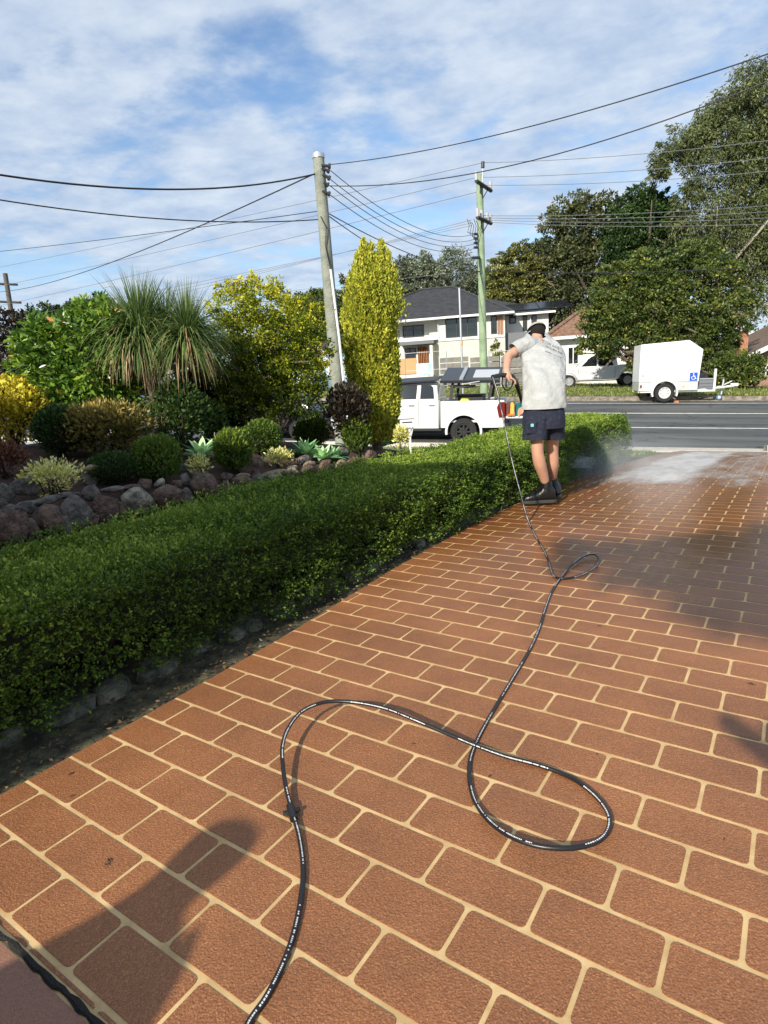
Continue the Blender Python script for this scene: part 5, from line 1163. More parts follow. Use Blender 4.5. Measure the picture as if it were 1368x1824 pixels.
# house 3 at the right edge with brick chimney stack
H3 = 19.0; h3 = empty('brown_brick_house', (0, 0, 0), 'pinkish brown brick house with a gable roof cut by the right edge of the view', 'house', mat=IM)
mat('brick_pink', (.27, .14, .11), .85, noise=(8, (.36, .2, .16), 8)); mat('brick_red', (.36, .15, .08), .85, noise=(14, (.46, .22, .13), 8))
g0 = OnN(1340, 650, H3)[0]; g1 = g0 + 9; _, zg_ = OnN(1345, 632, H3); gb_ = -1.5; mid = g0 + 4.2
q = MB(); q.prism([(g0, gb_), (g1, gb_), (g1, zg_), (mid, zg_ + 1.9), (g0, zg_)], H3, H3 + 8); q.build('wall', MATS['brick_pink'], h3)
for (a, b) in (((g0 - .7, zg_ - .25), (mid, zg_ + 2.02)), ((mid, zg_ + 2.02), (g1 + .7, zg_ - .25))):
    q = MB(); q.prism([a, b, (b[0], b[1] + .14), (a[0], a[1] + .14)], H3 - .5, H3 + 8.3); q.build('roof', MATS['tile_brown'], h3)
    q = MB(); q.prism([(a[0], a[1] - .12), (b[0], b[1] - .12), (b[0], b[1] + .13), (a[0], a[1] + .13)], H3 - .54, H3 - .505); q.build('barge_board', MATS['gutter'], h3)
Front(h3, H3).window(1356, 650, 1372, 672, mull=1, frame='gutter'); Front(h3, H3).rect(1338, 660, 1400, 662, 'string_course', 'gutter', .05)
ch = empty('brick_pier', (0, 0, 0), 'square red brick chimney pier beyond the trailer at the right', 'chimney', mat=IM); p0, pz = OnN(1320, 590, 18.2); p1 = OnN(1334, 590, 18.2)[0]
MB().box(p0, p1, 18.2, 18.7, -.6, pz).build('shaft', MATS['brick_red'], ch); MB().box(p0 - .06, p1 + .06, 18.14, 18.76, pz + .001, pz + .1).build('cap', MATS['kerb_concrete'], ch)
# house behind the left shrubs
H4 = 21.0; h4 = empty('brown_house', (0, 0, 0), 'brown brick house with white barge boards glimpsed left of the grey pole', 'house', mat=IM)
d0, d1 = OnN(470, 650, H4)[0], OnN(592, 650, H4)[0]; _, zd = OnN(590, 640, H4); mid = d0 + (d1 - d0) * .62
q = MB(); q.prism([(d0, -.5), (d1, -.5), (d1, zd), (mid, zd + 1.25), (d0, zd)], H4, H4 + 7); q.build('wall', MATS['brick_pink'], h4)
for (a, b) in (((d0 - .4, zd - .15), (mid, zd + 1.4)), ((mid, zd + 1.4), (d1 + .5, zd - .2))):
    q = MB(); q.prism([a, b, (b[0], b[1] + .12), (a[0], a[1] + .12)], H4 - .4, H4 + 7.2); q.build('roof', MATS['tile_brown'], h4)
    q = MB(); q.prism([(a[0], a[1] - .1), (b[0], b[1] - .1), (b[0], b[1] + .11), (a[0], a[1] + .11)], H4 - .44, H4 - .405); q.build('barge_board', MATS['gutter'], h4)
# ================================================================== BACKGROUND TREES
leafmat('lf_gum', [(0.0, (0.035, 0.045, 0.018)), (0.5, (0.085, 0.105, 0.035)), (1.0, (0.20, 0.21, 0.08))], translucent=.2, gain=1.4)
leafmat('lf_oak', [(0.0, (0.018, 0.035, 0.008)), (0.5, (0.062, 0.088, 0.018)), (0.95, (0.16, 0.18, 0.04)), (0.97, (0.34, 0.28, 0.04)), (1.0, (0.42, 0.34, 0.05))], translucent=.25, gain=1.6)
leafmat('lf_darkgreen', [(0.0, (0.010, 0.022, 0.006)), (0.5, (0.028, 0.058, 0.012)), (1.0, (0.07, 0.12, 0.022))], translucent=.15)
leafmat('lf_olive', [(0.0, (0.025, 0.033, 0.012)), (0.5, (0.07, 0.085, 0.03)), (1.0, (0.17, 0.17, 0.07))], translucent=.2)
leafmat('lf_silver', [(0.0, (0.06, 0.075, 0.045)), (0.5, (0.14, 0.165, 0.10)), (1.0, (0.30, 0.33, 0.22))], translucent=.2)
leafmat('lf_cedar', [(0.0, (0.03, 0.04, 0.010)), (0.5, (0.13, 0.14, 0.035)), (1.0, (0.36, 0.34, 0.10))], translucent=.15)
gT = None
tree('gum_tree', 'tall gum tree with drooping olive foliage and pale limbs filling the upper right corner', 'tree', (1330, 690), 46,
     [(1340, 150, 36), (1305, 185, 34), (1360, 200, 44), (1270, 215, 28), (1245, 240, 26), (1215, 255, 30), (1185, 280, 24), (1170, 310, 17), (1240, 280, 30), (1290, 260, 36), (1350, 270, 46), (1310, 320, 34), (1370, 340, 46), (1250, 330, 22), (1225, 355, 22), (1215, 400, 26), (1280, 390, 38), (1340, 400, 46), (1260, 440, 34), (1310, 460, 40), (1365, 460, 46), (1345, 520, 40), (1400, 250, 60), (1400, 420, 60)],
     2300, 40, .27, 'lf_gum', bark='pale_bark', r0=.3, clump=.34, aspect=.28, droop=1.1, spread=.55, fill=.1, seed=4, ends=[6, 7, 8, 13, 15, 16, 18], flat=.9)
tree('leafy_tree', 'dark domed tree with an open left side standing between the cedar and the evergreen', 'tree', (1050, 680), 50,
     [(1010, 375, 26), (990, 400, 26), (1045, 375, 30), (1080, 370, 24), (1030, 410, 36), (1070, 415, 40), (995, 440, 26), (1020, 460, 34), (1060, 470, 42), (1010, 500, 34), (1050, 520, 40), (1000, 540, 26)],
     620, 34, .28, 'lf_olive', r0=.4, clump=.33, fill=.3, seed=5)
tree('evergreen_tree', 'dense dark green evergreen tree rising behind the round topped tree', 'tree', (1150, 690), 48,
     [(1145, 350, 16), (1170, 345, 14), (1130, 365, 26), (1165, 375, 28), (1190, 385, 26), (1110, 400, 32), (1150, 410, 42), (1195, 420, 32), (1115, 440, 40), (1165, 455, 46), (1205, 460, 34), (1120, 480, 40), (1175, 495, 40), (1225, 470, 26), (1230, 430, 18)],
     760, 36, .28, 'lf_darkgreen', r0=.45, clump=.30, fill=.4, seed=6)
tree('round_topped_tree', 'broad spreading tree with scattered yellow leaves standing behind the white trailer', 'tree', (1190, 705), 31,
     [(1105, 490, 22), (1150, 468, 24), (1215, 458, 26), (1262, 452, 22), (1300, 478, 20), (1082, 520, 24), (1130, 515, 32), (1180, 498, 30), (1235, 496, 34), (1290, 515, 30), (1330, 540, 18), (1055, 560, 24), (1100, 560, 34), (1155, 548, 36), (1215, 548, 36), (1270, 555, 34), (1315, 578, 20), (1048, 600, 20), (1085, 602, 30), (1130, 600, 34), (1190, 600, 36), (1250, 592, 32), (1298, 600, 20), (1035, 618, 11), (1078, 628, 14), (1128, 640, 16), (1245, 635, 24), (1275, 622, 20), (1345, 520, 9), (1075, 485, 10)],
     1250, 40, .17, 'lf_oak', r0=.26, clump=.42, fill=.25, seed=7, flat=.5)
tree('cedar_tree', 'layered yellowish green cedar behind the green power pole', 'conifer tree', (905, 660), 52,
     [(920, 445, 12), (905, 462, 16), (935, 465, 18), (890, 482, 20), (920, 485, 22), (950, 480, 16), (880, 505, 20), (910, 508, 24), (945, 505, 22), (885, 530, 22), (925, 532, 24), (960, 525, 16)],
     520, 40, .22, 'lf_cedar', r0=.3, clump=.42, flat=.16, fill=.2, spread=.6, seed=8)
tree('leafy_tree', 'dark green tree behind the right end of the dark tiled roof', 'tree', (960, 660), 54,
     [(935, 450, 18), (965, 455, 24), (985, 480, 28), (960, 500, 28), (1000, 520, 26), (970, 545, 28), (1005, 560, 24), (940, 530, 24), (990, 590, 20)], 420, 32, .28, 'lf_olive', r0=.3, clump=.33, fill=.3, seed=9)
tree('silver_tree', 'pale grey green feathery tree behind the roof just left of the green pole', 'tree', (815, 640), 58,
     [(790, 470, 18), (800, 455, 12), (820, 458, 16), (835, 475, 18), (810, 485, 22), (845, 500, 18), (790, 500, 20), (825, 512, 20)], 300, 26, .26, 'lf_silver', r0=.2, clump=.38, droop=.2, aspect=.3, fill=.2, seed=10)
tree('leafy_tree', 'grey green rounded tree behind the left slope of the dark roof', 'tree', (740, 640), 56,
     [(718, 480, 20), (745, 475, 22), (730, 505, 28), (765, 500, 24), (750, 525, 26), (715, 525, 22), (780, 515, 18)], 420, 34, .26, 'lf_silver', r0=.25, clump=.35, fill=.3, seed=11)
tree('leafy_tree', 'bright green rounded tree top right of the grey green one behind the roof', 'tree', (785, 640), 60,
     [(770, 485, 14), (785, 495, 14), (775, 505, 16)], 160, 34, .24, 'lf_oak', r0=.2, clump=.35, seed=12)
tree('leafy_tree', 'dark tree low behind the ridge of the dark roof beside the green pole', 'tree', (850, 640), 64,
     [(845, 505, 18), (865, 500, 18), (850, 525, 22), (875, 520, 18), (885, 545, 18), (830, 520, 14)], 300, 34, .26, 'lf_darkgreen', r0=.2, clump=.35, fill=.4, seed=13)
tree('leafy_tree', 'rounded green tree mass behind the golden duranta and the grey pole', 'tree', (560, 700), 44,
     [(545, 545, 24), (575, 540, 24), (560, 565, 32), (590, 570, 28), (545, 600, 32), (575, 610, 34), (600, 600, 22), (530, 580, 22), (560, 640, 28)], 620, 36, .24, 'lf_oak', r0=.3, clump=.33, fill=.4, seed=14)
tree('sparse_tree', 'thin twiggy tree with tufts of leaves between the grey pole and the conifer', 'tree', (620, 680), 50,
     [(612, 500, 9), (622, 515, 12), (605, 525, 12), (618, 540, 14), (605, 560, 16), (622, 560, 12), (612, 580, 14)], 90, 26, .24, 'lf_gum', bark='pale_bark', r0=.16, clump=.4, fill=.2, seed=15)
tree('dark_bush', 'dark twiggy bush at the far left edge behind the golden bush', 'bush', (20, 780), 9.6,
     [(0, 590, 36), (25, 575, 24), (45, 600, 22), (10, 640, 46), (40, 650, 34), (-10, 690, 40), (30, 700, 36), (5, 740, 36), (45, 730, 20)], 360, 18, .07, 'lf_purple', r0=.06, clump=.36, fill=.25, seed=16)
tree('leafy_tree', 'far dark tree top just left of the glossy leaved tree', 'tree', (85, 700), 46,
     [(75, 558, 18), (95, 562, 16), (60, 590, 28), (100, 590, 28), (140, 560, 22), (180, 545, 20)], 240, 30, .26, 'lf_darkgreen', r0=.2, clump=.35, seed=17)
tree('green_bush', 'feathery green bush growing right of the trailer drawbar', 'bush', (1310, 690), 28.5,
     [(1290, 655, 18), (1310, 645, 20), (1335, 650, 20), (1300, 670, 18), (1325, 672, 20), (1345, 668, 14), (1285, 640, 12), (1350, 645, 10)], 300, 26, .14, 'lf_oak', r0=.08, clump=.36, fill=.25, seed=18)
tree('young_tree', 'slim young light green tree in front of the cream house wall', 'tree', (885, 690), 40,
     [(884, 612, 6), (882, 625, 9), (888, 640, 12), (876, 652, 12), (892, 655, 13), (905, 665, 12), (885, 668, 14), (925, 660, 12)], 160, 20, .16, 'lf_cedar', r0=.06, clump=.4, seed=19)
# far-off treeline that closes the horizon
ft = empty('treeline', (0, 120, 0), None, None)
bpy.data.objects.remove(ft)
Pf = []; Tf = []
for k in range(900):
    px = rng.uniform(-500, 1900); base = 679 - .0593 * (px - 684); P = At(px, base - rng.uniform(-5, 30) - 14 * math.sin(px * .013) , rng.uniform(85, 130)); tb = rng.uniform(.1, .8)
    Pf.append(P + rng.normal(0, 1, (50, 3)) * np.array([1.8, 1.8, 1.5])); Tf.append(np.clip(tb + rng.normal(0, .12, 50), 0, 1))
o = leaves('treeline', np.concatenate(Pf), rand_dir(900 * 50), .75, .6, np.concatenate(Tf), MATS['lf_fartree']); tag(o, 'far mass of trees along the horizon behind the houses', 'trees', kind='stuff')
# grass tufts on the far verge
Pg = []; 
for k in range(26000):
    t = rng.uniform(-16, 16); n = ROADW + .25 + rng.uniform(0, 1) ** 1.5 * 16; x, y = w2(t, n); Pg.append((x, y, float(zfar(t, n)) - .01))
leafmat('lf_grass', [(0.0, (0.06, 0.10, 0.015)), (0.6, (0.15, 0.20, 0.035)), (1.0, (0.32, 0.30, 0.10))], translucent=.3)
Pg = np.array(Pg); o = leaves('verge_grass', Pg, np.tile([0, 0, 1.0], (len(Pg), 1)), .11, .35, None, MATS['lf_grass'], spread=.35); tag(o, 'rough patchy grass on the far verge beyond the kerb', 'grass', kind='stuff')
Pg = []
for k in range(14000):
    u = rng.uniform(-9, -2.5); v = rng.uniform(8.6, 14.5); x, y = xy(u, v)
    if st(x, y)[1] > -.3: continue
    Pg.append((x, y, float(zyard(x, y)) - .03))
Pg = np.array(Pg); o = leaves('lawn_grass', Pg, np.tile([0, 0, 1.0], (len(Pg), 1)), .07, .3, None, MATS['lf_grass'], spread=.3); tag(o, 'short green lawn between the garden and the near kerb', 'grass', kind='stuff')

# ================================================================== THE WORKER
mat('skin', (.52, .28, .18), .5, noise=(12, (.60, .34, .23), 4), bump=(90, .15, .003)); mat('shirt', (.40, .405, .395), .95, noise=(11, (.47, .475, .465), 9, .45, .62), bump=(9, .8, .05)); mat('shorts', (.011, .014, .030), .9, noise=(26, (.035, .04, .065), 9, .5, .75), bump=(14, .5, .03))
mat('boot', (.008, .008, .008), .33, bump=(40, .5, .01)); mat('sole', (.035, .034, .033), .7); mat('sock', (.012, .012, .012), .9); mat('hair', (.010, .008, .006), .95, bump=(120, 1.0, .01)); mat('cap_cloth', (.42, .38, .32), .9); mat('gun_black', (.015, .015, .016), .35); mat('print_dark', (.02, .02, .022), .8); mat('paint_spot', (.7, .7, .68), .8)
def skin(name, pts, edges, rad, m, par, root=0, sub=2):
    me = bpy.data.meshes.new(name); me.from_pydata([tuple(float(c) for c in p) for p in pts], edges, []); o = bpy.data.objects.new(name, me); COL.objects.link(o)
    md = o.modifiers.new('s', 'SKIN'); me.skin_vertices[0].data
    for i, r in enumerate(rad): me.skin_vertices[0].data[i].radius = (r, r) if not hasattr(r, '__len__') else r
    me.skin_vertices[0].data[root].use_root = True
    sd = o.modifiers.new('b', 'SUBSURF'); sd.levels = sub; sd.render_levels = sub
    dg = bpy.context.evaluated_depsgraph_get(); nm = bpy.data.meshes.new_from_object(o.evaluated_get(dg)); bpy.data.objects.remove(o)
    nm.polygons.foreach_set('use_smooth', np.ones(len(nm.polygons), dtype=bool)); return link(name, nm, m, par)
YM = 5.38
W = lambda x, y, d=0.0: At(x, y, YM + d)
wk = empty('person', G(965, 900), 'worker in dusty white t-shirt, navy shorts and black boots bending over a pressure washer gun', 'person')
# joints (pixels traced to their own depths)
pel = W(968, 748, .02); hipL = W(957, 752, -.02); hipR = W(982, 752, .10); knL = W(957, 803, -.02); knR = W(984, 806, .16); clL = W(961, 825, -.0); clR = W(985, 826, .18)
bl = G(973, 895); brr = G(984, 886); anL = np.array([bl[0], bl[1], .17]); anR = np.array([brr[0], brr[1], .17]); wst = W(968, 715, .10); chs = W(964, 650, .30); up_ = W(960, 616, .44); nck = W(957, 604, .54); hd0 = W(956, 592, .58); hd1 = W(956, 586, .66)
shL = W(934, 616, .40); elL = W(905, 634, .28); wrL = W(902, 663, .05); hnL = W(905, 672, .02)
shR = W(992, 628, .46); elR = W(985, 690, .75); wrR = W(945, 724, .62); hnR = W(934, 730, .58)
pts = [pel, wst, chs, up_, nck, hd0, hd1, shL, elL, wrL, hnL, shR, elR, wrR, hnR, hipL, knL, clL, anL, hipR, knR, clR, anR]
ed_ = [(0, 1), (1, 2), (2, 3), (3, 4), (4, 5), (5, 6), (3, 7), (7, 8), (8, 9), (9, 10), (3, 11), (11, 12), (12, 13), (13, 14), (0, 15), (15, 16), (16, 17), (17, 18), (0, 19), (19, 20), (20, 21), (21, 22)]
rd = [.11, .10, .10, .065, .05, .062, .070, .052, .043, .031, .032, .052, .044, .031, .032, .078, .055, .060, .038, .078, .055, .060, .038]
# fingers: left hand closed over the gun, right hand on the lance
def fingers(h, along, side, down, base_i):
    global pts, ed_, rd
    for k, (o_, l) in enumerate(((-.03, .07), (-.01, .078), (.01, .074), (.03, .06))):
        a = h + side * o_ + along * .03; b = a + along * l * .5 + down * .012; c = b + down * l * .5; i = len(pts); pts += [a, b, c]; rd += [.011, .010, .008]; ed_ += [(base_i, i), (i, i + 1), (i + 1, i + 2)]
    a = h - side * .035 - along * .01; b = a + down * .035 + along * .02; i = len(pts); pts += [a, b]; rd += [.012, .010]; ed_ += [(base_i, i), (i, i + 1)]
fingers(hnL, np.array([.9, .2, -.3]), np.array([.1, .9, 0]), np.array([.1, 0, -1.]), 10)
fingers(hnR, np.array([-.8, .1, -.2]), np.array([0, .6, .8]), np.array([-.2, -.5, -.7]), 14)
skin('body', pts, ed_, rd, MATS['skin'], wk)
# head shape, hair and cap
def ell(name, c, r, m, par, rot=(0, 0, 0), cut=None, sub=3):
    bm = bmesh.new(); bmesh.ops.create_icosphere(bm, subdivisions=sub, radius=1); me = bpy.data.meshes.new(name)
    M_ = Matrix.Translation(Vector(c)) @ Matrix.Rotation(rot[0], 4, 'X') @ Matrix.Rotation(rot[1], 4, 'Y') @ Matrix.Diagonal((*r, 1))
    if cut is not None: bmesh.ops.delete(bm, geom=[v for v in bm.verts if cut(v.co)], context='VERTS')
    bm.transform(M_); bm.to_mesh(me); bm.free(); me.polygons.foreach_set('use_smooth', np.ones(len(me.polygons), dtype=bool)); return link(name, me, m, par)
hc = W(957, 594, .60)
ell('hair', hc, (.074, .098, .082), MATS['hair'], wk, rot=(R(-30), 0, 0))
ell('cap', hc + np.array([0, .015, .014]), (.092, .115, .090), MATS['cap_cloth'], wk, rot=(R(-30), 0, 0), cut=lambda c: c.z < .18)
# cap brim
br = MB(); V_ = []; M_ = Matrix.Translation(Vector(hc + np.array([0, .012, .022]))) @ Matrix.Rotation(R(-30), 4, 'X')
prof = [(math.sin(a) * .078, .08 + math.cos(a) * .10, 0.0) for a in np.linspace(-1.5, 1.5, 12)]
br.add([tuple(M_ @ Vector(p)) for p in prof] + [tuple(M_ @ Vector((p[0], p[1], -.008))) for p in prof], [tuple(range(12)), tuple(range(23, 11, -1))] + [(i, i + 12, (i + 1) % 12 + 12, (i + 1) % 12) for i in range(12)]); br.build('cap_brim', MATS['cap_cloth'], wk, local=False)
# lofted shirt: rings given as (pixel centre, depth, half width px, half depth m)
def loft(name, rings, m, par, seg=36, wrinkle=.008, seed=3, closed_top=False, tilt=None):
    rg = np.random.default_rng(seed); V = []; F = []
    for i, (x, y, d, hw, hd) in enumerate(rings):
        c = W(x, y, d); k = np.linalg.norm(c - CC) / FPX; tl = tilt[i] if tilt else 0.0
        for s_ in range(seg):
            a = 2 * math.pi * s_ / seg; w_ = wrinkle * (math.sin(a * 5 + i * .9 + seed) + .6 * math.sin(a * 9 - i * 1.7) + .5 * math.sin(a * 14 + i * 2.3)) * (1 if i > 0 else .6)
            dx = math.cos(a) * (hw * k + w_); dy = math.sin(a) * (hd + w_); V.append(c + np.array([dx, dy, tl * math.sin(a) * hd]) )
    n = len(rings)
    for i in range(n - 1):
        for s_ in range(seg): F.append((i * seg + s_, i * seg + (s_ + 1) % seg, (i + 1) * seg + (s_ + 1) % seg, (i + 1) * seg + s_))
    if closed_top: F.append(tuple((n - 1) * seg + s_ for s_ in range(seg)))
    me = mesh_np(name, V, F, True); o = link(name, me, m, par); md = o.modifiers.new('s', 'SUBSURF'); md.levels = 1; md.render_levels = 1; return o
shirt = loft('shirt', [(969, 727, .08, 37.5, .170), (969, 720, .085, 37, .168), (970, 702, .10, 35.5, .162), (970, 682, .14, 35.5, .16), (971, 662, .20, 35.5, .16), (968, 648, .27, 37, .165), (966, 632, .34, 37, .16), (963, 618, .40, 34, .16), (960, 607, .45, 29, .16), (958, 599, .49, 20, .14), (957, 595, .51, 13, .10)], MATS['shirt'], wk, wrinkle=.0095, tilt=[0, 0, .1, .15, .2, .25, .3, .35, .4, .5, .5])
def sleeve(a, b, r0, r1, nm='sleeve', m='shirt'):
    q = MB(); pts_ = [np.array(a) * (1 - f) + np.array(b) * f + np.array([0, 0, .02 * math.sin(3.14 * f)]) for f in (0, .25, .5, .75, 1)]; q.tube(pts_, [r0, r0 * 1.1, r1 * 1.08, r1 * 1.05, r1], 20, caps=False); return q.build(nm, MATS[m], wk, smooth=True, local=False)
sleeve(W(957, 613, .42), W(915, 625, .34), .062, .070); sleeve(W(975, 625, .46), W(990, 668, .64), .085, .075)
# shorts: seat + two legs
loft('shorts', [(969, 762, .04, 36, .150), (969, 745, .05, 37, .155), (969, 732, .07, 34, .14), (969, 718, .08, 31, .12)], MATS['shorts'], wk, wrinkle=.005, seed=5)
loft('shorts_leg', [(953, 782, -.02, 21.5, .115), (953, 778, -.02, 21.5, .115), (955, 762, .0, 21.5, .125), (958, 745, .02, 21, .13)], MATS['shorts'], wk, wrinkle=.006, seed=6)
loft('shorts_leg', [(986, 782, .10, 18.5, .115), (985, 778, .10, 18.5, .115), (983, 762, .08, 20, .125), (980, 745, .05, 20, .13)], MATS['shorts'], wk, wrinkle=.006, seed=8)
q = MB(); c = W(947, 762, -.11); q.box(-.05, .05, -.012, .012, -.055, .055); o = q.build('pocket', MATS['shorts'], wk, bevel=.01, M=Matrix.Translation(Vector(c)), local=False)
q = MB(); c = W(948, 757.5, -.128); q.box(-.013, .013, -.003, .003, -.013, .013); q.build('pocket_badge', mat('badge', (.2, .55, .6), .6), wk, M=Matrix.Translation(Vector(c)), local=False)
rg = np.random.default_rng(5)
q = MB()
# socks and boots
def boot(ax, az, toe, seed):
    a = np.array(ax, float); td = unit(np.array([*toe, 0.0])); z0 = 0.0; sd = np.array([-td[1], td[0], 0])
    rings = []   # along the foot from heel to toe: (forward, half width, height top)
    K = 14; V = []; F = []; seg = 16
    prof = [(-.085, .030, .05), (-.075, .042, .12), (-.05, .046, .165), (-.01, .047, .175), (.03, .046, .165), (.05, .046, .13), (.08, .047, .105), (.12, .050, .09), (.16, .052, .082), (.195, .046, .072), (.215, .030, .055), (.222, .012, .04)]
    for f, hw, ht in prof:
        for s_ in range(seg):
            an_ = 2 * math.pi * s_ / seg; cz = (ht + .022) / 2; hz_ = (ht - .022) / 2
            x = math.copysign(abs(math.cos(an_)) ** .7, math.cos(an_)) * hw; z = cz + math.copysign(abs(math.sin(an_)) ** .7, math.sin(an_)) * hz_
            V.append(np.array([a[0], a[1], 0]) + td * f + sd * x + np.array([0, 0, z]))
    n = len(prof)
    for i in range(n - 1):
        for s_ in range(seg): F.append((i * seg + s_, i * seg + (s_ + 1) % seg, (i + 1) * seg + (s_ + 1) % seg, (i + 1) * seg + s_))
    F += [tuple(range(seg)), tuple((n - 1) * seg + s_ for s_ in range(seg))]
    bt = link('boot', mesh_np('boot', V, F, True), MATS['boot'], wk)
    q = MB(); q.tube([np.array([a[0], a[1], .10]) + td * .0, np.array([a[0], a[1], .16]), np.array([a[0], a[1], .20])], [.052, .052, .050], 18); q.build('ankle_collar', MATS['boot'], bt, smooth=True, local=False)
    outl = []
    for f, w_ in ((-.092, .02), (-.088, .036), (-.06, .05), (0, .048), (.06, .046), (.12, .054), (.17, .055), (.205, .046), (.228, .026), (.234, 0)): outl.append((f, w_))
    pl_ = [np.array([a[0], a[1]]) + td[:2] * f + sd[:2] * w_ for f, w_ in outl] + [np.array([a[0], a[1]]) + td[:2] * f - sd[:2] * w_ for f, w_ in outl[::-1][1:]]
    q = MB(); q.prism([tuple(p) for p in pl_], .002, .032, axis='z'); q.build('sole', MATS['sole'], bt, bevel=.004, local=False)
    for k in range(4): q = MB(); c = np.array([a[0], a[1], .155 - k * .018]) + td * (.045 + .02 * k); q.tube([c - sd * .03, c + td * .004, c + sd * .03], .0035, 5); q.build('lace', MATS['sock'], bt, local=False)
    q = MB(); q.tube([np.array([a[0], a[1], .15]), np.array([a[0], a[1], .245])], [.044, .046], 16); q.build('sock', MATS['sock'], wk, smooth=True, local=False)
# move ankles onto the ground plane
boot((bl[0], bl[1]), 0, (-.93, .05), 1); boot((brr[0], brr[1]), 0, (-.55, .83), 2)
# print on the shirt's shoulder: small lines of lettering that follow the cloth
from mathutils.bvhtree import BVHTree
dg = bpy.context.evaluated_depsgraph_get(); sme = bpy.data.meshes.new_from_object(shirt.evaluated_get(dg)); sbv = BVHTree.FromPolygons([WM(shirt) @ v.co for v in sme.vertices], [tuple(p.vertices) for p in sme.polygons])
def cloth_text(body, x0, y0, x1, y1, hpx, nm='printed_lettering'):
    cu = bpy.data.curves.new(nm, 'FONT'); cu.body = body; cu.size = 1; cu.resolution_u = 1; o = bpy.data.objects.new(nm, cu); COL.objects.link(o); dg = bpy.context.evaluated_depsgraph_get()
    me = bpy.data.meshes.new_from_object(o.evaluated_get(dg)); bpy.data.objects.remove(o); xs = [v.co.x for v in me.vertices]; W_ = max(xs); sx, sy = (x1 - x0) / W_, (y1 - y0) / W_
    for v in me.vertices:
        px = x0 + v.co.x * sx; py = y0 + v.co.x * sy - v.co.y * hpx; d = Vector(ray(px, py)).normalized(); h = sbv.ray_cast(Vector(CC), d)
        if h[0] is None: h = (Vector(W(px, py, .3)),)
        v.co = h[0] - d * .004
    link(nm, me, MATS['print_dark'], shirt)
cloth_text('MAXED OUT', 962.5, 605, 996, 622, 4.6); cloth_text('pressure cleaning', 966, 609.5, 996, 622.5, 2.4); cloth_text('0402 400 404', 971.5, 618, 1002, 632, 5.8); cloth_text('graffiti removal', 971.5, 626, 1000, 638, 2.8)
# spray gun and lance
gun = empty('spray_gun', W(905, 676, .03), 'black pressure washer gun and lance held in both hands by the worker', 'spray gun')
q = MB(); q.tube([W(877, 671, -.12), W(893, 668, -.02), W(907, 669, .04), W(914, 671, .07)], [.016, .020, .022, .020], 10); q.build('handle', MATS['gun_black'], gun, smooth=True, local=False)
q = MB(); q.tube([W(895, 672, -.02), W(894, 684, -.02), W(899, 694, -.01), W(906, 695, 0), W(912, 688, .03), W(914, 678, .06)], .007, 8); q.build('trigger_guard', MATS['gun_black'], gun, smooth=True, local=False)
q = MB(); q.tube([W(903, 674, 0), W(901, 684, 0), W(902, 690, 0)], .008, 6); q.build('trigger', MATS['gun_black'], gun, local=False)
q = MB(); q.tube([W(912, 670, .06), W(919, 680, .14), W(926, 702, .32), W(932, 726, .52)], [.022, .022, .017, .014], 10); q.build('barrel', MATS['gun_black'], gun, smooth=True, local=False)
NZ = np.array([*G(990, 851, -.05)[:2], .06]); b0 = W(932, 726, .52); q = MB(); q.tube([b0, b0 * .5 + NZ * .5, NZ], .009, 8); q.build('lance', MATS['galv'], gun, smooth=True, local=False)
q = MB(); q.tube([NZ, NZ + unit(NZ - b0) * .05], [.014, .010], 10); q.build('nozzle', MATS['gun_black'], gun, local=False)

# ================================================================== HOSE
mat('hose_rubber', (.014, .014, .015), .32, bump=(300, .2, .001)); mat('hose_print', (.75, .75, .75), .6)
HR = .0068
path = [(430, 1850, .007), (447, 1815, .007), (475, 1775, .007), (505, 1715, .007), (524, 1660, .007), (536, 1600, .007), (540, 1545, .007), (533, 1490, .008), (521, 1447, .012), (510, 1405, .02), (504, 1365, .034), (503, 1330, .048), (512, 1300, .060), (533, 1271, .070), (562, 1255, .074), (595, 1249, .074), (640, 1252, .070), (690, 1263, .062), (740, 1283, .050), (790, 1304, .036), (845, 1327, .024), (900, 1347, .016), (960, 1363, .010), (1015, 1384, .008), (1055, 1412, .010), (1080, 1442, .014), (1086, 1468, .018), (1074, 1492, .022), (1045, 1506, .026), (1005, 1511, .028), (955, 1506, .026), (908, 1489, .022), (870, 1461, .016), (845, 1425, .010), (836, 1385, .008), (838, 1350, .007), (850, 1318, .007), (868, 1284, .007), (891, 1245, .007), (917, 1202, .007), (943, 1158, .007), (961, 1118, .007), (972, 1082, .007), (984, 1052, .008), (1003, 1024, .012), (1022, 1003, .020), (1042, 990, .028), (1058, 987, .030), (1066, 994, .028), (1061, 1008, .022), (1042, 1021, .016), (1018, 1029, .016), (997, 1030, .016), (985, 1023, .010), (979, 1004, .007), (970, 982, .007), (954, 955, .007), (942, 930, .008)]
hp = [G(a, b, z) for a, b, z in path]
g0_ = hp[-1]; gend = W(877, 671, -.12)
for (a, b, f) in [(934, 905, .10), (927, 878, .22), (918, 845, .36), (910, 812, .5), (903, 778, .63), (896, 745, .76), (889, 712, .88), (882, 686, .96)]:
    hp.append(At(a, b, g0_[1] * (1 - f) + gend[1] * f))
hp.append(gend)
def catmull(P, k=8):
    P = [np.array(p) for p in P]; P = [2 * P[0] - P[1]] + P + [2 * P[-1] - P[-2]]; out_ = []
    for i in range(1, len(P) - 2):
        for j in range(k):
            t = j / k; a, b, c, d = P[i - 1], P[i], P[i + 1], P[i + 2]; out_.append(.5 * ((2 * b) + (-a + c) * t + (2 * a - 5 * b + 4 * c - d) * t * t + (-a + 3 * b - 3 * c + d) * t ** 3))
    out_.append(P[-2]); return out_
hpp = catmull(hp, 8)
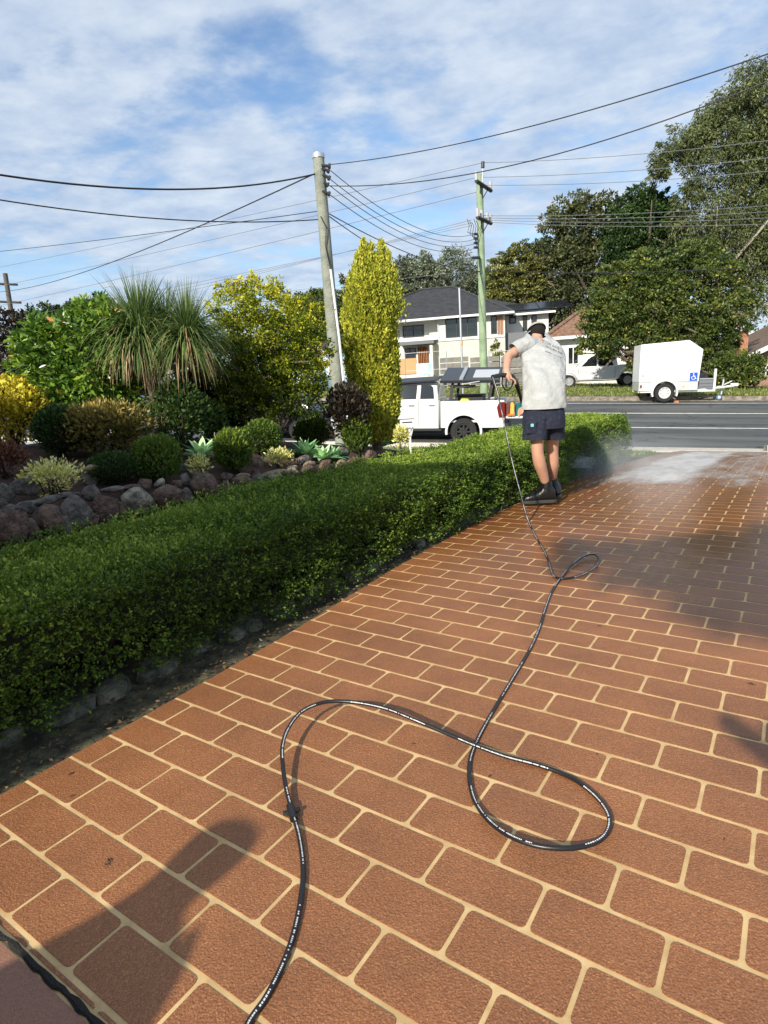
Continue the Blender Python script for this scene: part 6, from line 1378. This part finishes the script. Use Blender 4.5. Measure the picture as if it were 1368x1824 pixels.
hose = empty('pressure_hose', hp[0], 'long black rubber pressure hose looping over the brick drive up to the spray gun', 'hose')
MB().tube(hpp, HR, 14).build('tube', MATS['hose_rubber'], hose, smooth=True, local=False)
# white lettering printed along the hose: rows of tiny character strokes in groups
q = MB(); s_acc = 0; rg = np.random.default_rng(2)
for i in range(len(hpp) - 1):
    a, b = hpp[i], hpp[i + 1]; L = np.linalg.norm(b - a); t = (b - a) / L; n = max(1, int(L / .0042)); 
    for k in range(n):
        s_acc += L / n
        if (s_acc % .42) > .30 or rg.uniform() < .12: continue
        c = a + (b - a) * (k + .5) / n; view = unit(CC - c); sd = unit(np.cross(t, view)); up_n = unit(np.cross(sd, t)); up_n = up_n if up_n @ view > 0 else -up_n
        up_n = unit(up_n * .85 + sd * .35 * math.sin(s_acc * .8) + np.array([0, 0, .35])); up_n = unit(up_n - t * (up_n @ t)); sd = np.cross(t, up_n)
        h_ = .0019 * rg.uniform(.6, 1); w_ = L / n * rg.uniform(.25, .42); c = c + up_n * (HR + .0003)
        q.add([c - t * w_ - sd * h_, c + t * w_ - sd * h_, c + t * w_ + sd * h_, c - t * w_ + sd * h_], [(0, 1, 2, 3)])
o = q.build('printed_lettering', MATS['hose_print'], hose, local=False); tag(o, kind='stuff')
# connector with two wings where hoses join
c = G(520, 1447, .012); d = unit(hpp[70] - hpp[58]); q = MB(); q.tube([c - d * .028, c + d * .028], .0115, 12); q.build('connector', MATS['gun_black'], hose, smooth=True, local=False)
sd = unit(np.cross(d, [0, 0, 1.0])); q = MB(); q.tube([c - sd * .024 + d * .006, c, c + sd * .024 + d * .006], [.006, .009, .006], 8); q.build('quick_lock', MATS['gun_black'], hose, smooth=True, local=False)
# leaf litter and specks on the drive
mat('dead_leaf', (.06, .03, .015), .8)
LEAFL = ['dark curled leaf scrap on the drive near the right edge of view', 'small dark leaf scrap right of the hose below its small far loop', 'leaf crumb on the drive between the two hose arms above the large loop', 'leaf crumb on the drive right of the raised hose arch', 'leaf scrap on the drive below the near end of the hedge', 'second leaf scrap just below the one by the near hedge', 'leaf crumb on the drive at the lower left beside the joint crossing', 'tiny speck of leaf above the large hose loop', 'tiny speck of leaf right of the large hose loop', 'dark leaf on the wet far end of the drive at the right', 'dark leaf at the wet far end, rightmost on the drive', 'leaf crumb furthest to the lower left of the drive']
for i, (px, py, s_) in enumerate([(1338, 1218, .018), (1068, 1115, .014), (873, 1382, .010), (735, 1325, .010), (126, 1378, .012), (128, 1418, .009), (195, 1532, .012), (1063, 1343, .006), (1290, 1495, .006), (1325, 850, .05), (1355, 852, .05), (190, 1100 + 440, .009)]):
    P = G(px, py, .0045) if py > 900 else G(px, py, -.1); a = rng.uniform(0, 6); d_ = np.array([math.cos(a), math.sin(a), 0]); n_ = np.array([-d_[1], d_[0], 0]); q = MB()
    if py < 900: P[2] = float(zyard(P[0], P[1])) + .008
    q.add([P - d_ * s_, P + n_ * s_ * .35 + [0, 0, .003], P + d_ * s_, P - n_ * s_ * .35 + [0, 0, .002]], [(0, 1, 2, 3)]); o = q.build('dead_leaf', MATS['dead_leaf']); tag(o, LEAFL[i], 'leaf', 'leaf scraps on the drive')
leafmat('lf_litter', [(0.0, (.03, .018, .01)), (.6, (.12, .07, .03)), (1.0, (.26, .17, .08))], translucent=.05, gain=1)
PL = []
for k in range(1500):
    v = rng.uniform(.2, 9.8); u = uedge(v) - .015 - abs(rng.normal(0, .11)); x, y = xy(u, v); PL.append((x, y, float(zyard(x, y)) + .002 + rng.uniform(0, .01)))
PL = np.array(PL); A_ = rand_dir(len(PL)); A_[:, 2] *= .15; o = leaves('leaf_litter', PL, A_, .022, .5, None, MATS['lf_litter'], spread=.2); tag(o, 'brown leaf litter on the soil strip under the hedge', 'leaf litter', kind='stuff')
# foam and water at the far end of the drive
def film(name, pxs, mat_, dz, label, nx=60, ny=40):
    (x0, y0), (x1, y1) = pxs; V = []; F = []
    us = steps(-2.05, 1.7, nx); vs = steps(4.9, 15.5, ny * 3)
    for v in vs:
        for u in us:
            x, y = xy(u, v); V.append((x, y, float(zyard(x, y)) + dz))
    for j in range(len(vs) - 1):
        for i in range(nx - 1):
            a = j * nx + i; x, y, z = V[a + nx + 1]
            if st(x, y)[1] < -.7: F.append((a, a + 1, a + nx + 1, a + nx))
    o = link(name, mesh_np(name, V, F, True), mat_); tag(o, label, 'water', kind='stuff'); return o
fm = bpy.data.materials.new('foam'); fm.use_nodes = True; t = fm.node_tree; b_ = t.nodes['Principled BSDF']; L_ = t.links.new
g = t.nodes.new('ShaderNodeNewGeometry'); sx_ = t.nodes.new('ShaderNodeSeparateXYZ')
mpn = t.nodes.new('ShaderNodeMapping'); mpn.inputs['Rotation'].default_value = (0, 0, -YAW); L_(g.outputs['Position'], mpn.inputs[0]); L_(mpn.outputs[0], sx_.inputs[0])   # x=U, y=V
def q_(op, a, c=None):
    n = t.nodes.new('ShaderNodeMath'); n.operation = op
    for i, v in enumerate((a, c)):
        if v is None: continue
        if isinstance(v, (int, float)): n.inputs[i].default_value = v
        else: L_(v, n.inputs[i])
    return n.outputs[0]
def band(v, a, b, w):
    m1 = t.nodes.new('ShaderNodeMapRange'); m1.interpolation_type = 'SMOOTHSTEP'; L_(v, m1.inputs[0]); m1.inputs[1].default_value = a - w; m1.inputs[2].default_value = a + w
    m2 = t.nodes.new('ShaderNodeMapRange'); m2.interpolation_type = 'SMOOTHSTEP'; L_(v, m2.inputs[0]); m2.inputs[1].default_value = b - w; m2.inputs[2].default_value = b + w; m2.inputs[3].default_value = 1; m2.inputs[4].default_value = 0
    return q_('MULTIPLY', m1.outputs[0], m2.outputs[0])
nn = t.nodes.new('ShaderNodeTexNoise'); nn.inputs['Scale'].default_value = 2.2; nn.inputs['Detail'].default_value = 9; nn.inputs['Roughness'].default_value = .7
mp2 = t.nodes.new('ShaderNodeMapping'); mp2.inputs['Scale'].default_value = (1.6, .5, 1); L_(mpn.outputs[0], mp2.inputs[0]); L_(mp2.outputs[0], nn.inputs[0])
main = q_('MULTIPLY', band(sx_.outputs[0], -1.75, -.95, .10), band(sx_.outputs[1], 7.2, 14.5, .9)); film_ = q_('MULTIPLY', band(sx_.outputs[0], -2.0, 1.2, .35), band(sx_.outputs[1], 6.9, 15.5, .6))
al = q_('ADD', q_('MULTIPLY', main, .45), q_('MULTIPLY', film_, .42)); al = q_('SUBTRACT', q_('ADD', al, q_('MULTIPLY', nn.outputs[0], 1.5)), 1.02)
cl = t.nodes.new('ShaderNodeClamp'); L_(q_('MULTIPLY', al, 1.5), cl.inputs[0]); L_(q_('MULTIPLY', cl.outputs[0], .82), b_.inputs['Alpha']); b_.inputs['Base Color'].default_value = (.80, .78, .74, 1); b_.inputs['Roughness'].default_value = .35
film('wash_foam', ((0, 0), (1, 1)), fm, .008, 'white foamy water spread over the far end of the brick drive')
# spray mist
ms = bpy.data.materials.new('mist'); ms.use_nodes = True; t = ms.node_tree; t.nodes.clear(); L_ = t.links.new; om = t.nodes.new('ShaderNodeOutputMaterial'); pv = t.nodes.new('ShaderNodeVolumePrincipled'); L_(pv.outputs[0], om.inputs['Volume'])
pv.inputs['Color'].default_value = (.95, .97, 1, 1); pv.inputs['Anisotropy'].default_value = .0
g = t.nodes.new('ShaderNodeNewGeometry'); vm = t.nodes.new('ShaderNodeVectorMath'); vm.operation = 'DISTANCE'; mpn = t.nodes.new('ShaderNodeMapping'); MC = np.array([NZ[0] + .75, NZ[1] + .9, -.02])
mpn.inputs['Scale'].default_value = (1 / 1.9, 1 / 1.6, 1 / .46); mpn.inputs['Location'].default_value = (-MC[0] / 1.9, -MC[1] / 1.6, -MC[2] / .46); L_(g.outputs['Position'], mpn.inputs[0]); L_(mpn.outputs[0], vm.inputs[0]); vm.inputs[1].default_value = (0, 0, 0)
mrr = t.nodes.new('ShaderNodeMapRange'); mrr.interpolation_type = 'SMOOTHSTEP'; L_(vm.outputs['Value'], mrr.inputs[0]); mrr.inputs[1].default_value = 1; mrr.inputs[2].default_value = 0; mrr.inputs[3].default_value = 0; mrr.inputs[4].default_value = 1
nz_ = t.nodes.new('ShaderNodeTexNoise'); nz_.inputs['Scale'].default_value = 3; nz_.inputs['Detail'].default_value = 4; L_(g.outputs['Position'], nz_.inputs[0])
def mm_(op, a, c):
    n = t.nodes.new('ShaderNodeMath'); n.operation = op
    for i, v in enumerate((a, c)):
        if isinstance(v, (int, float)): n.inputs[i].default_value = v
        else: L_(v, n.inputs[i])
    return n.outputs[0]
L_(mm_('MULTIPLY', mm_('MULTIPLY', mrr.outputs[0], nz_.outputs[0]), .85), pv.inputs['Density'])
bm = bmesh.new(); bmesh.ops.create_icosphere(bm, subdivisions=3, radius=1.0); bm.transform(Matrix.Translation(Vector(MC)) @ Matrix.Diagonal((1.9, 1.6, .46, 1))); me = bpy.data.meshes.new('spray_mist'); bm.to_mesh(me); bm.free()
o = link('spray_mist', me, ms); tag(o, 'drifting white spray mist low over the drive beyond the boots', 'mist', kind='stuff')
m2 = bpy.data.materials.new('spray_fan'); m2.use_nodes = True; t = m2.node_tree; t.nodes.clear(); om = t.nodes.new('ShaderNodeOutputMaterial'); pv = t.nodes.new('ShaderNodeVolumePrincipled'); t.links.new(pv.outputs[0], om.inputs['Volume']); pv.inputs['Color'].default_value = (.97, .98, 1, 1); pv.inputs['Density'].default_value = 5.5
q = MB(); a = NZ + np.array([.01, .0, .02]); fd = np.array([.30, .30, -.10]); bs_ = [a, a + fd + np.array([-.16, .16, .02]), a + fd + np.array([.22, -.10, .02]), a + fd + np.array([.24, -.08, .16]), a + fd + np.array([-.14, .18, .20])]
q.add(bs_, [(0, 2, 1), (0, 3, 2), (0, 4, 3), (0, 1, 4), (1, 2, 3, 4)]); o = q.build('spray_fan', m2); tag(o, 'fan of white water spraying from the lance nozzle behind the boots', 'spray', kind='stuff')

# ================================================================== THINGS BEHIND THE VIEW THAT CAST THE SHADOWS SEEN
mat('house_brick', (.33, .17, .11), .85, noise=(10, (.42, .24, .17), 8))
hb = empty('brick_home', (0, 0, 0), 'brick home standing beside the top of the drive behind the viewer', 'house', mat=Matrix(((UV_[0], VV_[0], 0, 0), (UV_[1], VV_[1], 0, 0), (0, 0, 1, 0), (0, 0, 0, 1))))
MB().box(-13, -1.87, -9.5, -1.5, 0, 3.6).build('wall', MATS['house_brick'], hb)
q = MB(); e0, e1, e2, e3 = (-13.4, -9.9, 3.6), (-1.85, -9.9, 3.6), (-1.85, -1.35, 3.6), (-13.4, -1.35, 3.6); r0, r1 = (-9.2, -5.6, 5.1), (-5.9, -5.6, 5.1)
q.add([e0, e1, e2, e3, r0, r1], [(3, 2, 5, 4), (2, 1, 5), (1, 0, 4, 5), (0, 3, 4), (0, 1, 2, 3)]); q.build('roof', MATS['tile_terra'], hb)
MB().box(-13.5, -1.85, -1.35, -1.25, 3.52, 3.65).build('gutter', MATS['gutter'], hb)
w_ = MB().box(-6, -4, -1.50, -1.46, 1.0, 2.2).build('window', MATS['glass'], hb); MB().box(-6.05, -3.95, -1.49, -1.44, .94, .995).build('sill', MATS['gutter'], w_)
# small tree whose crown shades the middle of the drive
def shade_tree():
    b = np.array([3.6, -6.0, 0.0]); e = empty('garden_tree', b, 'leafy garden tree behind the viewer beside the drive', 'tree'); cs = []
    h = 4.2; off = np.array([-math.sin(SHADOW_AZ), -math.cos(SHADOW_AZ)]) * h / math.tan(SUN_EL)
    for (gx, gy, r) in [(2.35, 2.85, .55), (3.1, 3.0, .8), (2.0, 3.3, .5), (1.6, 3.55, .3), (2.7, 3.6, .45), (3.6, 2.6, .9), (1.2, 3.8, .2), (1.95, 2.95, .35), (2.3, 2.3, .35)]:
        cs.append((np.array([gx + off[0], gy + off[1], h]), r))
    crown('crown', cs, 620, 40, .11, MATS['lf_oak'], e, clump=.34, fill=.0, squash=.6)
    limbs('trunk', b, [c[0] for c in cs], .12, MATS['bark'], e, 3, sub=1)
shade_tree()
# the one taking the picture
ph = empty('person', (.3, -.5, 0), 'person standing at the top of the drive holding up a phone', 'person')
P_ = [(.30, -.55, .95), (.30, -.55, 1.2), (.30, -.52, 1.42), (.30, -.50, 1.52), (.30, -.46, 1.62), (.30, -.45, 1.72), (.12, -.52, 1.42), (.02, -.35, 1.22), (-.09, -.12, 1.29), (.48, -.52, 1.42), (.42, -.30, 1.16), (.05, -.12, 1.24), (.20, -.55, .9), (.18, -.54, .5), (.18, -.56, .06), (.18, -.44, .03), (.40, -.55, .9), (.42, -.54, .5), (.42, -.56, .06), (.42, -.44, .03)]
skin('body', P_, [(0, 1), (1, 2), (2, 3), (3, 4), (4, 5), (2, 6), (6, 7), (7, 8), (2, 9), (9, 10), (10, 11), (0, 12), (12, 13), (13, 14), (14, 15), (0, 16), (16, 17), (17, 18), (18, 19)], [.14, .13, .12, .06, .085, .09, .06, .045, .03, .06, .045, .03, .09, .06, .045, .04, .09, .06, .045, .04], MATS['shorts'], ph)
# added out-of-view crouching figure, shaped to throw the shadow at the lower left
cw = empty('person', (-1.4, .0, 0), 'unseen crouching figure added to cast the shadow at the lower left', 'person')
CP = [(-1.38, -.02, .34), (-1.36, .0, .55), (-1.33, .03, .72), (-1.31, .06, .83), (-1.30, .07, .92), (-1.30, .08, .99), (-1.50, -.02, .72), (-1.58, .06, .50), (-1.42, .2, .56), (-1.15, .02, .72), (-1.04, .12, .55), (-1.15, .26, .60), (-1.45, .1, .36), (-1.43, -.05, .06), (-1.43, .1, .04), (-1.25, .12, .38), (-1.25, -.05, .06), (-1.25, .1, .04)]
o = skin('body', [((a + 1.3) * 1.0 - 1.33, b * .8 - .06, c * .96) for a, b, c in CP], [(0, 1), (1, 2), (2, 3), (3, 4), (4, 5), (2, 6), (6, 7), (7, 8), (2, 9), (9, 10), (10, 11), (0, 12), (12, 13), (13, 14), (0, 15), (15, 16), (16, 17)], [.14, .15, .14, .06, .105, .10, .06, .045, .035, .06, .045, .035, .09, .05, .045, .09, .05, .045], MATS['shorts'], cw)
# pressure washer trolley behind the view, where the hose comes from
pw = empty('pressure_washer', (-1.45, -1.0, 0), 'pressure washer on a two wheeled trolley behind the viewer', 'pressure washer')
def pbox(nm, x0, x1, y0, y1, z0, z1, m='gun_black'): return MB().box(x0, x1, y0, y1, z0, z1).build(nm, MATS[m], pw, bevel=.02)
pbox('engine', -.17, .17, -.15, .18, .28, .62); pbox('tank', -.13, .13, -.1, .12, .63, .82, 'maroon')
MB().tube([(-.22, -.1, .2), (-.22, -.1, 1.02), (-.15, -.1, 1.10), (.15, -.1, 1.10), (.22, -.1, 1.02), (.22, -.1, .2)], .022, 8).build('handle', MATS['dark_metal'], pw, smooth=True)
MB().tube([(-.22, -.1, .9), (-.34, -.1, .98), (-.30, -.1, 1.06)], .03, 8).build('gun_holder', MATS['dark_metal'], pw)
for x in (-.28, .22): MB().ring((0, 0), .05, .15, -.03, .03, 20).build('wheel', MATS['tyre'], pw, M=Matrix.Translation((x + .03, .0, .15)) @ Matrix.Rotation(R(90), 4, 'Z'))
